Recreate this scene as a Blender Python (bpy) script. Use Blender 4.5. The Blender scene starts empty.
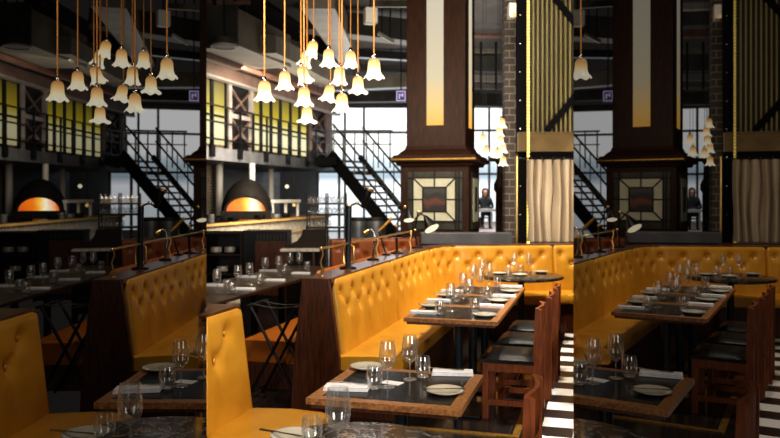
import bpy, bmesh, math, random
import numpy as np
from mathutils import Vector, Matrix
random.seed(7)
F, CX, CY, H = 740.0, 390.0, 195.0, 1.66          # focal length and horizon in pixels, eye height in metres
TH = math.radians(15.77)                          # the rows of seating run 15.8 degrees to the right of the view
S, C = math.sin(TH), math.cos(TH)
UL, UR = 206.5, 573.5                             # the centre bay and its two dimmer side copies meet here
scn = bpy.context.scene
COL = {}
for k in ('centre bay', 'left bay', 'right bay'):
    COL[k] = bpy.data.collections.new(k); scn.collection.children.link(COL[k])
CC = COL['centre bay']

def P(u, v, Z): return Vector(((u-CX)/F*Z, Z, H-(v-CY)/F*Z))
def W(b, a, z=0.0): return Vector((b*C+a*S, a*C-b*S, z))
def G(u, v, z): return P(u, v, (H-z)*F/(v-CY))
def RM(p): return (p.x*C-p.y*S, p.x*S+p.y*C)      # world -> (b, a) along the seating rows
def aof(u, b):
    k = (u-CX)/F
    return b*(C+k*S)/(k*C-S)
def rgb(r, g, b):
    f = lambda x: (x/255/12.92) if x/255 <= .04045 else ((x/255+.055)/1.055)**2.4
    return (f(r), f(g), f(b), 1)

# ------------------------------------------------------------------ materials
M = {}; EMIT = {}
def nt(name):
    m = bpy.data.materials.new(name); m.use_nodes = True
    n = m.node_tree.nodes; l = m.node_tree.links
    b = n.get('Principled BSDF'); M[name] = m
    return m, n, l, b
def mat(name, c1, c2=None, rough=.5, metal=0, scale=8, stretch=(1, 1, 1), bump=0, coat=0, spec=.5, detail=4, ramp=(.35, .65), rvar=0):
    m, n, l, b = nt(name)
    b.inputs['Base Color'].default_value = c1; b.inputs['Roughness'].default_value = rough
    b.inputs['Metallic'].default_value = metal; b.inputs['Coat Weight'].default_value = coat
    b.inputs['Coat Roughness'].default_value = .15
    b.inputs['Specular IOR Level'].default_value = spec
    if c2 or bump or rvar:
        tc = n.new('ShaderNodeTexCoord'); mp = n.new('ShaderNodeMapping'); mp.inputs['Scale'].default_value = stretch
        no = n.new('ShaderNodeTexNoise'); no.inputs['Scale'].default_value = scale; no.inputs['Detail'].default_value = detail
        l.new(tc.outputs['Object'], mp.inputs['Vector']); l.new(mp.outputs['Vector'], no.inputs['Vector'])
        if c2:
            cr = n.new('ShaderNodeValToRGB'); cr.color_ramp.elements[0].position = ramp[0]; cr.color_ramp.elements[1].position = ramp[1]
            cr.color_ramp.elements[0].color = c1; cr.color_ramp.elements[1].color = c2
            l.new(no.outputs['Fac'], cr.inputs['Fac']); l.new(cr.outputs['Color'], b.inputs['Base Color'])
        if bump:
            bp = n.new('ShaderNodeBump'); bp.inputs['Strength'].default_value = bump; bp.inputs['Distance'].default_value = .01
            l.new(no.outputs['Fac'], bp.inputs['Height']); l.new(bp.outputs['Normal'], b.inputs['Normal'])
        if rvar:
            mr = n.new('ShaderNodeMapRange'); mr.inputs['To Min'].default_value = rough-rvar; mr.inputs['To Max'].default_value = rough+rvar
            l.new(no.outputs['Fac'], mr.inputs['Value']); l.new(mr.outputs['Result'], b.inputs['Roughness'])
    return m
def emit(name, col, strength, dimk=.3):
    m, n, l, b = nt(name)
    b.inputs['Base Color'].default_value = (0.02, .02, .02, 1); b.inputs['Emission Color'].default_value = col
    b.inputs['Emission Strength'].default_value = strength
    EMIT[name] = dimk
    return m
def emit_ramp(name, stops, strength, axis='Z', lo=0, hi=1, dimk=.3, noise=0):
    m = emit(name, (1, 1, 1, 1), strength, dimk); n = m.node_tree.nodes; l = m.node_tree.links; b = n['Principled BSDF']
    tc = n.new('ShaderNodeTexCoord'); sp = n.new('ShaderNodeSeparateXYZ'); mr = n.new('ShaderNodeMapRange')
    mr.inputs['From Min'].default_value = lo; mr.inputs['From Max'].default_value = hi
    l.new(tc.outputs['Object'], sp.inputs[0]); l.new(sp.outputs[axis], mr.inputs['Value'])
    cr = n.new('ShaderNodeValToRGB'); e = cr.color_ramp.elements
    while len(e) < len(stops): e.new(.5)
    for i, (p, c) in enumerate(stops): e[i].position = p; e[i].color = c
    src = mr.outputs['Result']
    if noise:
        no = n.new('ShaderNodeTexNoise'); no.inputs['Scale'].default_value = noise; no.inputs['Detail'].default_value = 3
        l.new(tc.outputs['Object'], no.inputs['Vector'])
        ad = n.new('ShaderNodeMath'); ad.operation = 'MULTIPLY_ADD'; ad.inputs[1].default_value = .5; ad.inputs[2].default_value = -.25
        ad2 = n.new('ShaderNodeMath'); ad2.operation = 'ADD'
        l.new(no.outputs['Fac'], ad.inputs[0]); l.new(ad.outputs[0], ad2.inputs[0]); l.new(src, ad2.inputs[1]); src = ad2.outputs[0]
    l.new(src, cr.inputs['Fac']); l.new(cr.outputs['Color'], b.inputs['Emission Color'])
    return m

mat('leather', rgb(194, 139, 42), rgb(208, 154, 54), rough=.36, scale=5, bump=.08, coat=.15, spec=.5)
mat('leather_shaded', rgb(150, 84, 20), rgb(166, 98, 28), rough=.42, scale=5, bump=.08)  # amber leather browned so its colour stands for shade by the tables
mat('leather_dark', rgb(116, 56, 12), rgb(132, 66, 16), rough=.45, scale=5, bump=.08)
mat('black_wood', rgb(26, 16, 12), rgb(38, 24, 18), rough=.5, scale=9, stretch=(9, 9, .8), spec=.3)
mat('matte_black', rgb(13, 13, 14), rough=.8, spec=.12)
mat('table_brown', rgb(44, 31, 24), rgb(62, 44, 34), rough=.3, scale=9, stretch=(.8, 8, 8), spec=.3)
mat('dark_wood', rgb(56, 28, 14), rgb(90, 48, 25), rough=.42, scale=9, stretch=(9, 9, .8), bump=.1)
mat('ledge_wood', rgb(72, 42, 28), rgb(98, 60, 40), rough=.28, scale=9, stretch=(8, .8, 8), bump=.05)
mat('chair_wood', rgb(108, 54, 24), rgb(138, 76, 38), rough=.42, scale=10, stretch=(7, 7, .9), bump=.08)
mat('oak', rgb(122, 78, 42), rgb(170, 120, 72), rough=.38, scale=12, stretch=(5, 5, 5), bump=.06, rvar=.1)
mat('inlay', rgb(17, 14, 13), rgb(30, 26, 24), rough=.22, scale=14, rvar=.06, spec=.16)
mat('column_wood', rgb(50, 30, 21), rgb(68, 42, 29), rough=.5, spec=.22, scale=6, stretch=(7, 7, .7), bump=.05)
mat('black_metal', rgb(20, 20, 22), rough=.38, metal=.3)
mat('black_gloss', rgb(14, 14, 16), rough=.15, metal=.0, coat=.5)
mat('blue_black', rgb(40, 46, 56), rough=.32, metal=.5)
mat('brass', rgb(232, 200, 134), rough=.28, metal=1)
mat('brass_old', rgb(150, 112, 52), rgb(196, 156, 84), rough=.35, metal=.8, scale=60)
mat('chrome', rgb(200, 200, 200), rough=.12, metal=1)
mat('steel', rgb(112, 114, 116), rgb(150, 152, 154), rough=.4, metal=.6, scale=4)
mat('white_cer', rgb(186, 180, 168), rough=.22, coat=.3)
mat('grey_cer', rgb(150, 146, 138), rough=.25, coat=.3)
mat('napkin', rgb(232, 232, 236), rgb(215, 215, 222), rough=.8, scale=40, bump=.1)
mat('black_leather', rgb(18, 17, 18), rgb(28, 27, 27), rough=.5, spec=.22, scale=12, bump=.08, coat=.2)
mat('gold_trim', rgb(190, 156, 98), rgb(206, 172, 112), rough=.4, scale=4)
mat('cord', rgb(186, 124, 62), rgb(226, 164, 92), rough=.6, scale=60, stretch=(1, 1, 3))
mat('curtain', rgb(166, 148, 126), rgb(182, 166, 144), rough=.85, scale=3, stretch=(4, 4, .3), bump=.1)
mat('gold', rgb(118, 106, 62), rgb(134, 122, 76), rough=.5, metal=.15, scale=2, stretch=(3, 3, .3))
mat('gold_dark', rgb(34, 28, 14), rgb(48, 40, 20), rough=.6, metal=.1, scale=3)
mat('bronze', rgb(96, 76, 44), rgb(120, 98, 60), rough=.4, metal=.5, scale=3)
mat('duct', rgb(92, 86, 76), rgb(112, 106, 95), rough=.5, metal=.2, scale=2)
mat('duct_dark', rgb(48, 46, 43), rgb(64, 61, 57), rough=.55, metal=.2, scale=2)
mat('pipe_rust', rgb(74, 48, 38), rgb(96, 64, 50), rough=.6, scale=4)
mat('plum_steel', rgb(84, 66, 60), rgb(104, 84, 76), rough=.55, scale=3)
mat('pale_steel', rgb(112, 106, 102), rgb(130, 124, 120), rough=.5, scale=3)
mat('slab_steel', rgb(92, 94, 100), rgb(116, 118, 124), rough=.5, scale=2)
mat('ceiling', rgb(44, 42, 40), rgb(62, 58, 54), rough=.9, scale=1.5)
mat('wall_dark', rgb(50, 46, 43), rgb(66, 60, 56), rough=.8, scale=1.2)
mat('wall_grey', rgb(96, 98, 102), rgb(116, 118, 122), rough=.6, scale=1.5, stretch=(.6, .6, 4))
mat('white_paint', rgb(206, 204, 198), rough=.5)
mat('white_plastic', rgb(220, 216, 206), rough=.4)
mat('grey_ledge', rgb(70, 70, 74), rgb(88, 88, 92), rough=.5, scale=4)
mat('pan_black', rgb(18, 17, 17), rough=.6, spec=.15)
mat('oven_black', rgb(20, 18, 17), rgb(28, 26, 24), rough=.7, spec=.2, scale=6)
mat('terrace_stone', rgb(190, 168, 160), rgb(206, 186, 176), rough=.6, scale=3)
mat('skin', rgb(206, 150, 122), rough=.5)
mat('hair', rgb(28, 20, 16), rough=.5)
mat('black_cloth', rgb(24, 24, 27), rgb(34, 34, 38), rough=.8, scale=20)
mat('stain_dark', rgb(56, 56, 50), rgb(74, 74, 66), rough=.3, scale=9)
mat('stain_cream', rgb(212, 208, 180), rgb(226, 222, 198), rough=.35, scale=7)
mat('lead', rgb(40, 36, 32), rough=.5, metal=.4)

def marble(name, base, vein, rough=.18, scale=7, width=.035, spec=.5):
    m, n, l, b = nt(name); b.inputs['Specular IOR Level'].default_value = spec; b.inputs['Roughness'].default_value = rough
    tc = n.new('ShaderNodeTexCoord'); no = n.new('ShaderNodeTexNoise'); no.inputs['Scale'].default_value = scale; no.inputs['Detail'].default_value = 6
    no.inputs['Distortion'].default_value = 1.4
    l.new(tc.outputs['Object'], no.inputs['Vector'])
    cr = n.new('ShaderNodeValToRGB'); e = cr.color_ramp.elements
    e[0].position = .5-width; e[0].color = base; e[1].position = .5; e[1].color = vein
    x = e.new(.5+width); x.color = base
    l.new(no.outputs['Fac'], cr.inputs['Fac']); l.new(cr.outputs['Color'], b.inputs['Base Color'])
marble('marble_dark', rgb(30, 22, 19), rgb(176, 158, 142), rough=.22, scale=9, width=.022, spec=.22)
marble('marble_black', rgb(40, 38, 38), rgb(84, 80, 80), rough=.14)
marble('marble_white', rgb(206, 198, 184), rgb(150, 140, 126), rough=.3, scale=3)

def bricks(name, c1, c2, mortar, bw=.22, bh=.075):
    m, n, l, b = nt(name); b.inputs['Roughness'].default_value = .7
    tc = n.new('ShaderNodeTexCoord'); sp = n.new('ShaderNodeSeparateXYZ'); cb = n.new('ShaderNodeCombineXYZ'); ad = n.new('ShaderNodeMath')
    l.new(tc.outputs['Object'], sp.inputs[0]); l.new(sp.outputs['X'], ad.inputs[0]); l.new(sp.outputs['Y'], ad.inputs[1])
    l.new(ad.outputs[0], cb.inputs['X']); l.new(sp.outputs['Z'], cb.inputs['Y'])
    br = n.new('ShaderNodeTexBrick'); br.inputs['Scale'].default_value = 1; br.inputs['Brick Width'].default_value = bw; br.inputs['Row Height'].default_value = bh
    br.inputs['Mortar Size'].default_value = .008
    br.inputs['Color1'].default_value = c1; br.inputs['Color2'].default_value = c2; br.inputs['Mortar'].default_value = mortar
    l.new(cb.outputs[0], br.inputs['Vector']); l.new(br.outputs['Color'], b.inputs['Base Color'])
bricks('brick_pale', rgb(150, 138, 122), rgb(128, 116, 102), rgb(84, 76, 68))
bricks('brick_pillar', rgb(112, 100, 92), rgb(94, 84, 78), rgb(176, 168, 160), .2, .12)

def floor_mat():
    m, n, l, b = nt('floor_tiles')
    tc = n.new('ShaderNodeTexCoord'); mp = n.new('ShaderNodeMapping'); mp.inputs['Location'].default_value = (.392, -5.20, .5)
    l.new(tc.outputs['Object'], mp.inputs['Vector'])
    ch = n.new('ShaderNodeTexChecker'); ch.inputs['Scale'].default_value = 1/.2175
    ch.inputs['Color1'].default_value = rgb(232, 230, 228); ch.inputs['Color2'].default_value = rgb(44, 38, 38)
    l.new(mp.outputs['Vector'], ch.inputs['Vector'])
    br = n.new('ShaderNodeTexBrick'); br.offset = 0; br.inputs['Scale'].default_value = 1; br.inputs['Brick Width'].default_value = .6; br.inputs['Row Height'].default_value = .6
    br.inputs['Mortar Size'].default_value = .004; br.inputs['Color1'].default_value = rgb(30, 27, 27); br.inputs['Color2'].default_value = rgb(36, 32, 31); br.inputs['Mortar'].default_value = rgb(60, 55, 52)
    l.new(tc.outputs['Object'], br.inputs['Vector'])
    sp = n.new('ShaderNodeSeparateXYZ'); l.new(tc.outputs['Object'], sp.inputs[0])
    gt = n.new('ShaderNodeMath'); gt.operation = 'GREATER_THAN'; gt.inputs[1].default_value = -.392
    l.new(sp.outputs['X'], gt.inputs[0])
    mx = n.new('ShaderNodeMix'); mx.data_type = 'RGBA'
    l.new(gt.outputs[0], mx.inputs[0]); l.new(br.outputs['Color'], mx.inputs[6]); l.new(ch.outputs['Color'], mx.inputs[7])
    l.new(mx.outputs[2], b.inputs['Base Color'])
    mr = n.new('ShaderNodeMapRange'); mr.inputs['To Min'].default_value = .16; mr.inputs['To Max'].default_value = .3
    l.new(gt.outputs[0], mr.inputs['Value']); l.new(mr.outputs['Result'], b.inputs['Roughness'])
floor_mat()

def glass_mat():
    m, n, l, b = nt('glass'); n.remove(b)
    tr = n.new('ShaderNodeBsdfTransparent'); tr.inputs['Color'].default_value = (.97, .975, .975, 1)
    gl = n.new('ShaderNodeBsdfGlossy'); gl.inputs['Roughness'].default_value = .05; gl.inputs['Color'].default_value = (1, 1, 1, 1)
    df = n.new('ShaderNodeBsdfTranslucent'); df.inputs['Color'].default_value = (.95, .95, .95, 1)
    d2 = n.new('ShaderNodeBsdfDiffuse'); d2.inputs['Color'].default_value = (.95, .95, .95, 1)
    lw = n.new('ShaderNodeLayerWeight'); lw.inputs['Blend'].default_value = .3
    def rng(lo, hi):
        mr = n.new('ShaderNodeMapRange'); mr.inputs['To Min'].default_value = lo; mr.inputs['To Max'].default_value = hi
        l.new(lw.outputs['Facing'], mr.inputs['Value']); return mr.outputs['Result']
    ad = n.new('ShaderNodeMixShader'); ad.inputs[0].default_value = .5; l.new(df.outputs[0], ad.inputs[1]); l.new(d2.outputs[0], ad.inputs[2])
    m1 = n.new('ShaderNodeMixShader'); l.new(rng(.04, .5), m1.inputs[0]); l.new(tr.outputs[0], m1.inputs[1]); l.new(ad.outputs[0], m1.inputs[2])
    m2 = n.new('ShaderNodeMixShader'); l.new(rng(.16, .6), m2.inputs[0]); l.new(m1.outputs[0], m2.inputs[1]); l.new(gl.outputs[0], m2.inputs[2])
    l.new(m2.outputs[0], n['Material Output'].inputs['Surface'])
glass_mat()

K_ = (0.9, .55)
emit_ramp('lamp_glow', [(0, (1, .93, .74, 1)), (.35, (1, .86, .56, 1)), (.6, (.95, .6, .24, 1)), (1, (.5, .22, .05, 1))], 1.7, lo=0, hi=.15, dimk=.23)
emit('disc_glow', (1, .86, .6, 1), 1.05, .4)
emit('warm_spot', (1, .62, .22, 1), 1.1, .3)
emit('led', (1, .74, .16, 1), 2.6, .1)
emit_ramp('panel_glow', [(0, rgb(252, 186, 76)), (.12, rgb(244, 200, 120)), (.32, rgb(216, 200, 166)), (1, rgb(200, 194, 178))], .9, lo=2.78, hi=5.2, dimk=.3)
emit_ramp('fire', [(.08, rgb(206, 80, 4)), (.36, rgb(244, 128, 10)), (.52, rgb(255, 200, 70)), (.68, (1, .95, .7, 1)), (.85, rgb(240, 118, 14))], 1.3, lo=-.62, hi=.62, axis='X', dimk=.5, noise=2.2)
emit_ramp('day', [(0, (.70, .74, .76, 1)), (.18, (.75, .82, .86, 1)), (.36, (.95, .97, 1, 1)), (.43, (.36, .45, .52, 1)), (.56, (.62, .72, .78, 1)), (.62, (1, 1, 1, 1)), (1, (1, 1, 1, 1))], 1.25, lo=0, hi=5.8, dimk=.27)
emit_ramp('yellow', [(0, rgb(240, 228, 170)), (.3, rgb(250, 240, 196)), (.5, rgb(232, 216, 130)), (.6, rgb(204, 182, 20)), (1, rgb(116, 100, 8))], .85, lo=2.75, hi=4.25, dimk=.3)
emit_ramp('picture_glow', [(.2, rgb(34, 26, 20)), (.42, rgb(120, 60, 36)), (.5, rgb(60, 36, 26)), (.62, rgb(36, 34, 30)), (.8, rgb(70, 66, 58))], .75, lo=1.38, hi=1.82, dimk=.3, noise=6)
emit('sign_glow', rgb(72, 56, 96), .7, .3)
emit('sign_white', rgb(216, 200, 240), .9, .3)

# ------------------------------------------------------------------ mesh helpers
class MB:
    def __init__(s): s.v = []; s.f = []
    def add(s, vs, fs):
        o = len(s.v); s.v += [tuple(x) for x in vs]; s.f += [tuple(i+o for i in f) for f in fs]; return s
    def box(s, x0, x1, y0, y1, z0, z1, m=None):
        vs = [Vector(p) for p in ((x0,y0,z0),(x1,y0,z0),(x1,y1,z0),(x0,y1,z0),(x0,y0,z1),(x1,y0,z1),(x1,y1,z1),(x0,y1,z1))]
        if m: vs = [m @ p for p in vs]
        return s.add(vs, [(0,3,2,1),(4,5,6,7),(0,1,5,4),(1,2,6,5),(2,3,7,6),(3,0,4,7)])
    def bar(s, p, q, w, h=None, up=(0,0,1)):          # a square bar from p to q
        p, q = Vector(p), Vector(q); d = q-p; L = d.length; d.normalize(); h = h or w
        u = Vector(up)
        if abs(d.dot(u)) > .98: u = Vector((0, 1, 0))
        x = d.cross(u).normalized(); y = x.cross(d)
        m = Matrix(((x.x, y.x, d.x, p.x), (x.y, y.y, d.y, p.y), (x.z, y.z, d.z, p.z), (0, 0, 0, 1)))
        return s.box(-w/2, w/2, -h/2, h/2, 0, L, m)
    def tube(s, pts, r, n=8, cap=True):
        pts = [Vector(p) for p in pts]; rings = []
        rr = r if isinstance(r, (list, tuple)) else [r]*len(pts)
        x = None
        for i, p in enumerate(pts):
            d = (pts[min(i+1, len(pts)-1)]-pts[max(i-1, 0)]).normalized()
            if x is None:
                x = d.cross(Vector((0, 0, 1)) if abs(d.z) < .95 else Vector((0, 1, 0))).normalized()
            x = (x-d*x.dot(d)).normalized(); y = d.cross(x)
            rings.append([p+(x*math.cos(k*2*math.pi/n)+y*math.sin(k*2*math.pi/n))*rr[i] for k in range(n)])
        vs = [q for r_ in rings for q in r_]; fs = []
        for i in range(len(pts)-1):
            for k in range(n): fs.append((i*n+k, i*n+(k+1) % n, (i+1)*n+(k+1) % n, (i+1)*n+k))
        if cap: fs += [tuple(range(n))[::-1], tuple((len(pts)-1)*n+k for k in range(n))]
        return s.add(vs, fs)
    def lathe(s, prof, n=24, c=(0, 0, 0), m=None, wave=None):
        vs = []; fs = []
        for i, (r, z) in enumerate(prof):
            for k in range(n):
                t = 2*math.pi*k/n; q, zz = r, z
                if wave: q, zz = wave(r, z, t)
                p = Vector((q*math.cos(t), q*math.sin(t), zz))
                vs.append((m @ p if m else p)+Vector(c))
        for i in range(len(prof)-1):
            for k in range(n): fs.append((i*n+k, i*n+(k+1) % n, (i+1)*n+(k+1) % n, (i+1)*n+k))
        if prof[0][0] > 1e-5 and s.capok: fs.append(tuple(range(n))[::-1])
        if prof[-1][0] > 1e-5 and s.capok: fs.append(tuple((len(prof)-1)*n+k for k in range(n)))
        return s.add(vs, fs)
    capok = False
    def prism(s, poly, y0, y1, m=None, ax='y'):        # polygon in x,z pulled along y
        k = len(poly)
        mk = {'y': lambda p, y: Vector((p[0], y, p[1])), 'z': lambda p, y: Vector((p[0], p[1], y)), 'x': lambda p, y: Vector((y, p[0], p[1]))}[ax]
        vs = [mk(p, y0) for p in poly]+[mk(p, y1) for p in poly]
        if m: vs = [m @ p for p in vs]
        fs = [tuple(range(k))[::-1], tuple(range(k, 2*k))]+[(i, (i+1) % k, (i+1) % k+k, i+k) for i in range(k)]
        return s.add(vs, fs)
    def build(s, name, m, parent=None, smooth=False, bevel=0, seg=2):
        me = bpy.data.meshes.new(name); bm = bmesh.new()
        vv = [bm.verts.new(p) for p in s.v]
        for f in s.f:
            try: bm.faces.new([vv[i] for i in f])
            except ValueError: pass
        bmesh.ops.remove_doubles(bm, verts=bm.verts, dist=1e-5)
        bmesh.ops.recalc_face_normals(bm, faces=bm.faces)
        if bevel:
            eds = [e for e in bm.edges if len(e.link_faces) == 2 and e.calc_face_angle(0) > .6]
            bmesh.ops.bevel(bm, geom=eds, offset=bevel, segments=seg, affect='EDGES', profile=.5)
        bm.to_mesh(me); bm.free()
        if smooth:
            me.polygons.foreach_set('use_smooth', [True]*len(me.polygons))
            if smooth != 'all':
                try: me.set_sharp_from_angle(angle=math.radians(40))
                except Exception: pass
        me.materials.append(M[m] if isinstance(m, str) else m)
        o = bpy.data.objects.new(name, me); CC.objects.link(o)
        if parent: o.parent = parent
        return o
def Bx(*a, **k): return MB().box(*a, **k)

TOPS = []            # every top-level thing, its cluster and the side bays that repeat it
def reg(o, cluster, bays='LR'): TOPS.append((o, cluster, bays)); return o
def thing(name, label, cat, loc=(0, 0, 0), rz=0.0, group=None, cluster=None, bays='LR'):
    o = bpy.data.objects.new(name, None); CC.objects.link(o); o.empty_display_size = .1
    o.location = loc; o.rotation_euler = (0, 0, rz); o['label'] = label; o['category'] = cat
    if group: o['group'] = group
    return reg(o, cluster or name, bays)
def tag(o, label, cat, group=None, cluster=None, bays='LR', loc=None, rz=None):
    o['label'] = label; o['category'] = cat
    if group: o['group'] = group
    if loc is not None: o.location = loc
    if rz is not None: o.rotation_euler = (0, 0, rz)
    return reg(o, cluster or o.name, bays)
def struct(o, cluster=None, bays='LR', rz=None, loc=None):
    o['kind'] = 'structure'
    if rz is not None: o.rotation_euler = (0, 0, rz)
    if loc is not None: o.location = loc
    return reg(o, cluster or o.name, bays)
def clone(src, label, loc, rz=None, group=None, cluster=None, bays='LR'):
    r = src.copy(); CC.objects.link(r); r.location = loc; r['label'] = label
    if rz is not None: r.rotation_euler = (0, 0, rz)
    if group: r['group'] = group
    for ch in list(src.children):
        c = ch.copy(); CC.objects.link(c); c.parent = r
        for g in ch.children:
            d = g.copy(); CC.objects.link(d); d.parent = c
    return reg(r, cluster, bays)
FITPTS = {}          # cluster -> extra reference points used to seat its repeat in a side bay
RZ = -TH

# ------------------------------------------------------------------ the setting
f = MB()
for i in range(24):
    for j in range(20):
        x0 = -13+i; y0 = -1+j*2
        f.add([(x0, y0, 0), (x0+1, y0, 0), (x0+1, y0+2, 0), (x0, y0+2, 0)], [(0, 1, 2, 3)])
struct(f.build('floor', 'floor_tiles'), 'floor', rz=RZ)
FITPTS['floor'] = [W(b, a) for b in (-.6, -.39, -.18, 0, .2) for a in (4.4, 5, 5.6, 6.2, 7, 8)]
struct(Bx(-16, 14, -1, 38, 6.0, 6.1).build('ceiling', 'ceiling'), 'ceiling', rz=RZ)
FITPTS['ceiling'] = [W(b, a, 6) for b in (-8, -5, -2, 0) for a in (16, 22, 28)]
struct(Bx(-12.6, -12.4, 0, 38, 0, 6).build('wall_left', 'wall_dark'), 'far', rz=RZ)
struct(Bx(-9, 11, 34.3, 34.5, 0, 6).build('wall_back', 'wall_dark'), 'far')
def window(name, u0, u1, v0, v1, Z, hor, ver, th=.10):
    p, q = P(u0, v1, Z), P(u1, v0, Z)
    w = Bx(p.x, q.x, Z, Z+.06, max(.05, p.z), q.z).build(name, 'day')
    fr = MB()
    for v in hor: z = P(0, v, Z).z; fr.box(p.x, q.x, Z-.08, Z-.01, z-th/2, z+th/2)
    for u in ver: x = P(u, 0, Z).x; fr.box(x-th/2, x+th/2, Z-.08, Z-.01, max(.05, p.z), q.z)
    fr.build('window_frame', 'slab_steel', w)
    return struct(w, 'far')
window('window_1', 300, 409, 108, 232, 34, (132.5, 172), (364, 318, 345))
window('window_2', 470, 512, 108, 226, 34, (130.5, 174), (489,))
# raised far end with pale stone
p = P(468, 227, 23); q = P(516, 227, 33.8)
struct(MB().box(p.x, q.x, 23, 33.8, .02, .45).build('floor_terrace', 'terrace_stone', bevel=.02), 'terrace')

# brass strip let into the dark floor, turning a corner beyond the marble table
m1 = Bx(-.575, -.525, 5.14, 9.2, .001, .008).build('trim_1', 'brass_old'); struct(m1, 'floor', rz=RZ)
m2 = Bx(-1.3, -.525, 5.09, 5.14, .001, .008).build('trim_2', 'brass_old'); struct(m2, 'floor', rz=RZ)

# ------------------------------------------------------------------ upholstered benches
class Path:
    def __init__(s, pts):
        s.p = [Vector(x).to_2d() for x in pts]; s.L = [0]
        for a, b in zip(s.p, s.p[1:]): s.L.append(s.L[-1]+(b-a).length)
        s.n = []
        for i in range(len(s.p)):
            d = (s.p[min(i+1, len(s.p)-1)]-s.p[max(i-1, 0)]).normalized(); s.n.append(Vector((d.y, -d.x)))
    def at(s, t):
        t = max(0, min(s.L[-1], t)); i = 0
        while i < len(s.L)-2 and s.L[i+1] < t: i += 1
        k = (t-s.L[i])/max(1e-9, s.L[i+1]-s.L[i])
        return s.p[i].lerp(s.p[i+1], k), s.n[i].lerp(s.n[i+1], k).normalized()
    def pt(s, t, off, z):
        p, n = s.at(t); q = p+n*off; return Vector((q.x, q.y, z))
def bez(a, c, b, n=10):
    a, c, b = [Vector(x).to_2d() for x in (a, c, b)]
    return [a*(1-t)**2+c*2*t*(1-t)+b*t*t for t in [i/n for i in range(n+1)]]
def swept(path, s0, s1, prof, ds=.06, disp=None):      # prof: closed (off, z) loop
    ns = max(1, int(round((s1-s0)/ds))); k = len(prof); mb = MB(); vs = []; fs = []
    for i in range(ns+1):
        s_ = s0+(s1-s0)*i/ns
        for off, z in prof:
            o, zz = (off, z) if disp is None else disp(s_, off, z)
            vs.append(path.pt(s_, o, zz))
    for i in range(ns):
        for j in range(k): fs.append((i*k+j, i*k+(j+1) % k, (i+1)*k+(j+1) % k, (i+1)*k+j))
    fs += [tuple(range(k))[::-1], tuple(ns*k+j for j in range(k))]
    return mb.add(vs, fs)
TOPZ = 1.02
def tufted(path, s0, s1, root, ph=.0, pitch=.28, rows=(.905, .785), m='leather'):
    zs = [.44+(TOPZ-.035-.44)*i/26 for i in range(27)]
    face = lambda z: .09-(z-.44)*.125
    prof = [(.0, .44)]+[(face(z), z) for z in zs]+[(.026, TOPZ-.012), (.014, TOPZ), (.0, TOPZ-.004)]
    btn = []
    for r, z in enumerate(rows):
        x = s0+ph+(pitch/2 if r % 2 else 0)
        while x < s1-.07:
            if x > s0+.07: btn.append((x, z))
            x += pitch
    lines = []
    for (x, z) in btn:
        for (x2, z2) in btn:
            if x2 > x-.001 and abs(z2-z) > .01 and abs(x2-x) < pitch*.6 and z2 != z: lines.append(((x, z), (x2, z2)))
        if z == rows[-1]: lines.append(((x, z), (x, .50)))
        if z == rows[0]: lines.append(((x, z), (x, .97)))
    def seg(px, pz, a, b):
        dx, dz = b[0]-a[0], b[1]-a[1]; t = ((px-a[0])*dx+(pz-a[1])*dz)/(dx*dx+dz*dz); t = max(0, min(1, t))
        return math.hypot(px-a[0]-dx*t, pz-a[1]-dz*t), t
    def disp(s_, off, z):
        e = min(s_-s0, s1-s_)
        if off < .012 or z > TOPZ-.03:
            return off, (min(z, TOPZ-(.05-math.sqrt(max(0, .0025-(.05-e)**2)))) if e < .05 and z > .9 else z)
        d = .012
        for (x, bz) in btn:
            r = math.hypot(s_-x, z-bz)
            if r < .16: d -= .030*math.exp(-(r/.045)**2)
        for a, b in lines:
            if abs(s_-a[0]) > .3: continue
            r, t = seg(s_, z, a, b)
            fade = 1 if abs(a[0]-b[0]) > .01 else (1-t)
            if r < .08: d -= .009*fade*math.exp(-(r/.018)**2)
        if e < .03: d -= .03*(1-math.sqrt(max(0, 1-((.03-e)/.03)**2)))
        if e < .05: z = min(z, TOPZ-.035-(.05-math.sqrt(max(0, .0025-(.05-e)**2))))
        return off+d, z
    o = swept(path, s0, s1, prof, .02, disp).build('back_panel', m, root, smooth='all')
    for (x, z) in btn:
        c = path.pt(x, face(z)-.014, z); _, n = path.at(x)
        bm_ = MB(); rot = Vector((n.x, n.y, 0)).to_track_quat('Z', 'Y').to_matrix().to_4x4()
        bm_.lathe([(.014, 0), (.013, .004), (.008, .007), (0.0001, .008)], 8, c, rot)
        bm_.build('button', m, o, smooth='all')
    return o
def seat_part(path, s0, s1, root, m='leather', depth=.57, lo=0.0, dz=0.0):
    prof = [(.06, .345-lo), (depth-.03, .345-lo), (depth-.008, .355-lo), (depth, .375-lo), (depth, .43), (depth-.012, .455), (depth-.05, .468), (.35, .474), (.13, .462), (.06, .45)]
    prof = [(o_, z_-dz) for o_, z_ in prof]
    def disp(s_, off, z):
        e = min(s_-s0, s1-s_); d = 0
        if e < .03 and z > .44-dz: d = -.012*(1-e/.03)
        return off, z+d
    return swept(path, s0, s1, prof, .03, disp).build('seat', m, root, smooth=True)
def localize(root, kids=True):
    """put the Empty at the base of its parts: shift the meshes, keep them where they are"""
    inv = root.matrix_basis.inverted()
    for ch in root.children:
        ch.data.transform(inv)
        for g in ch.children: g.data.transform(inv)
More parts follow.
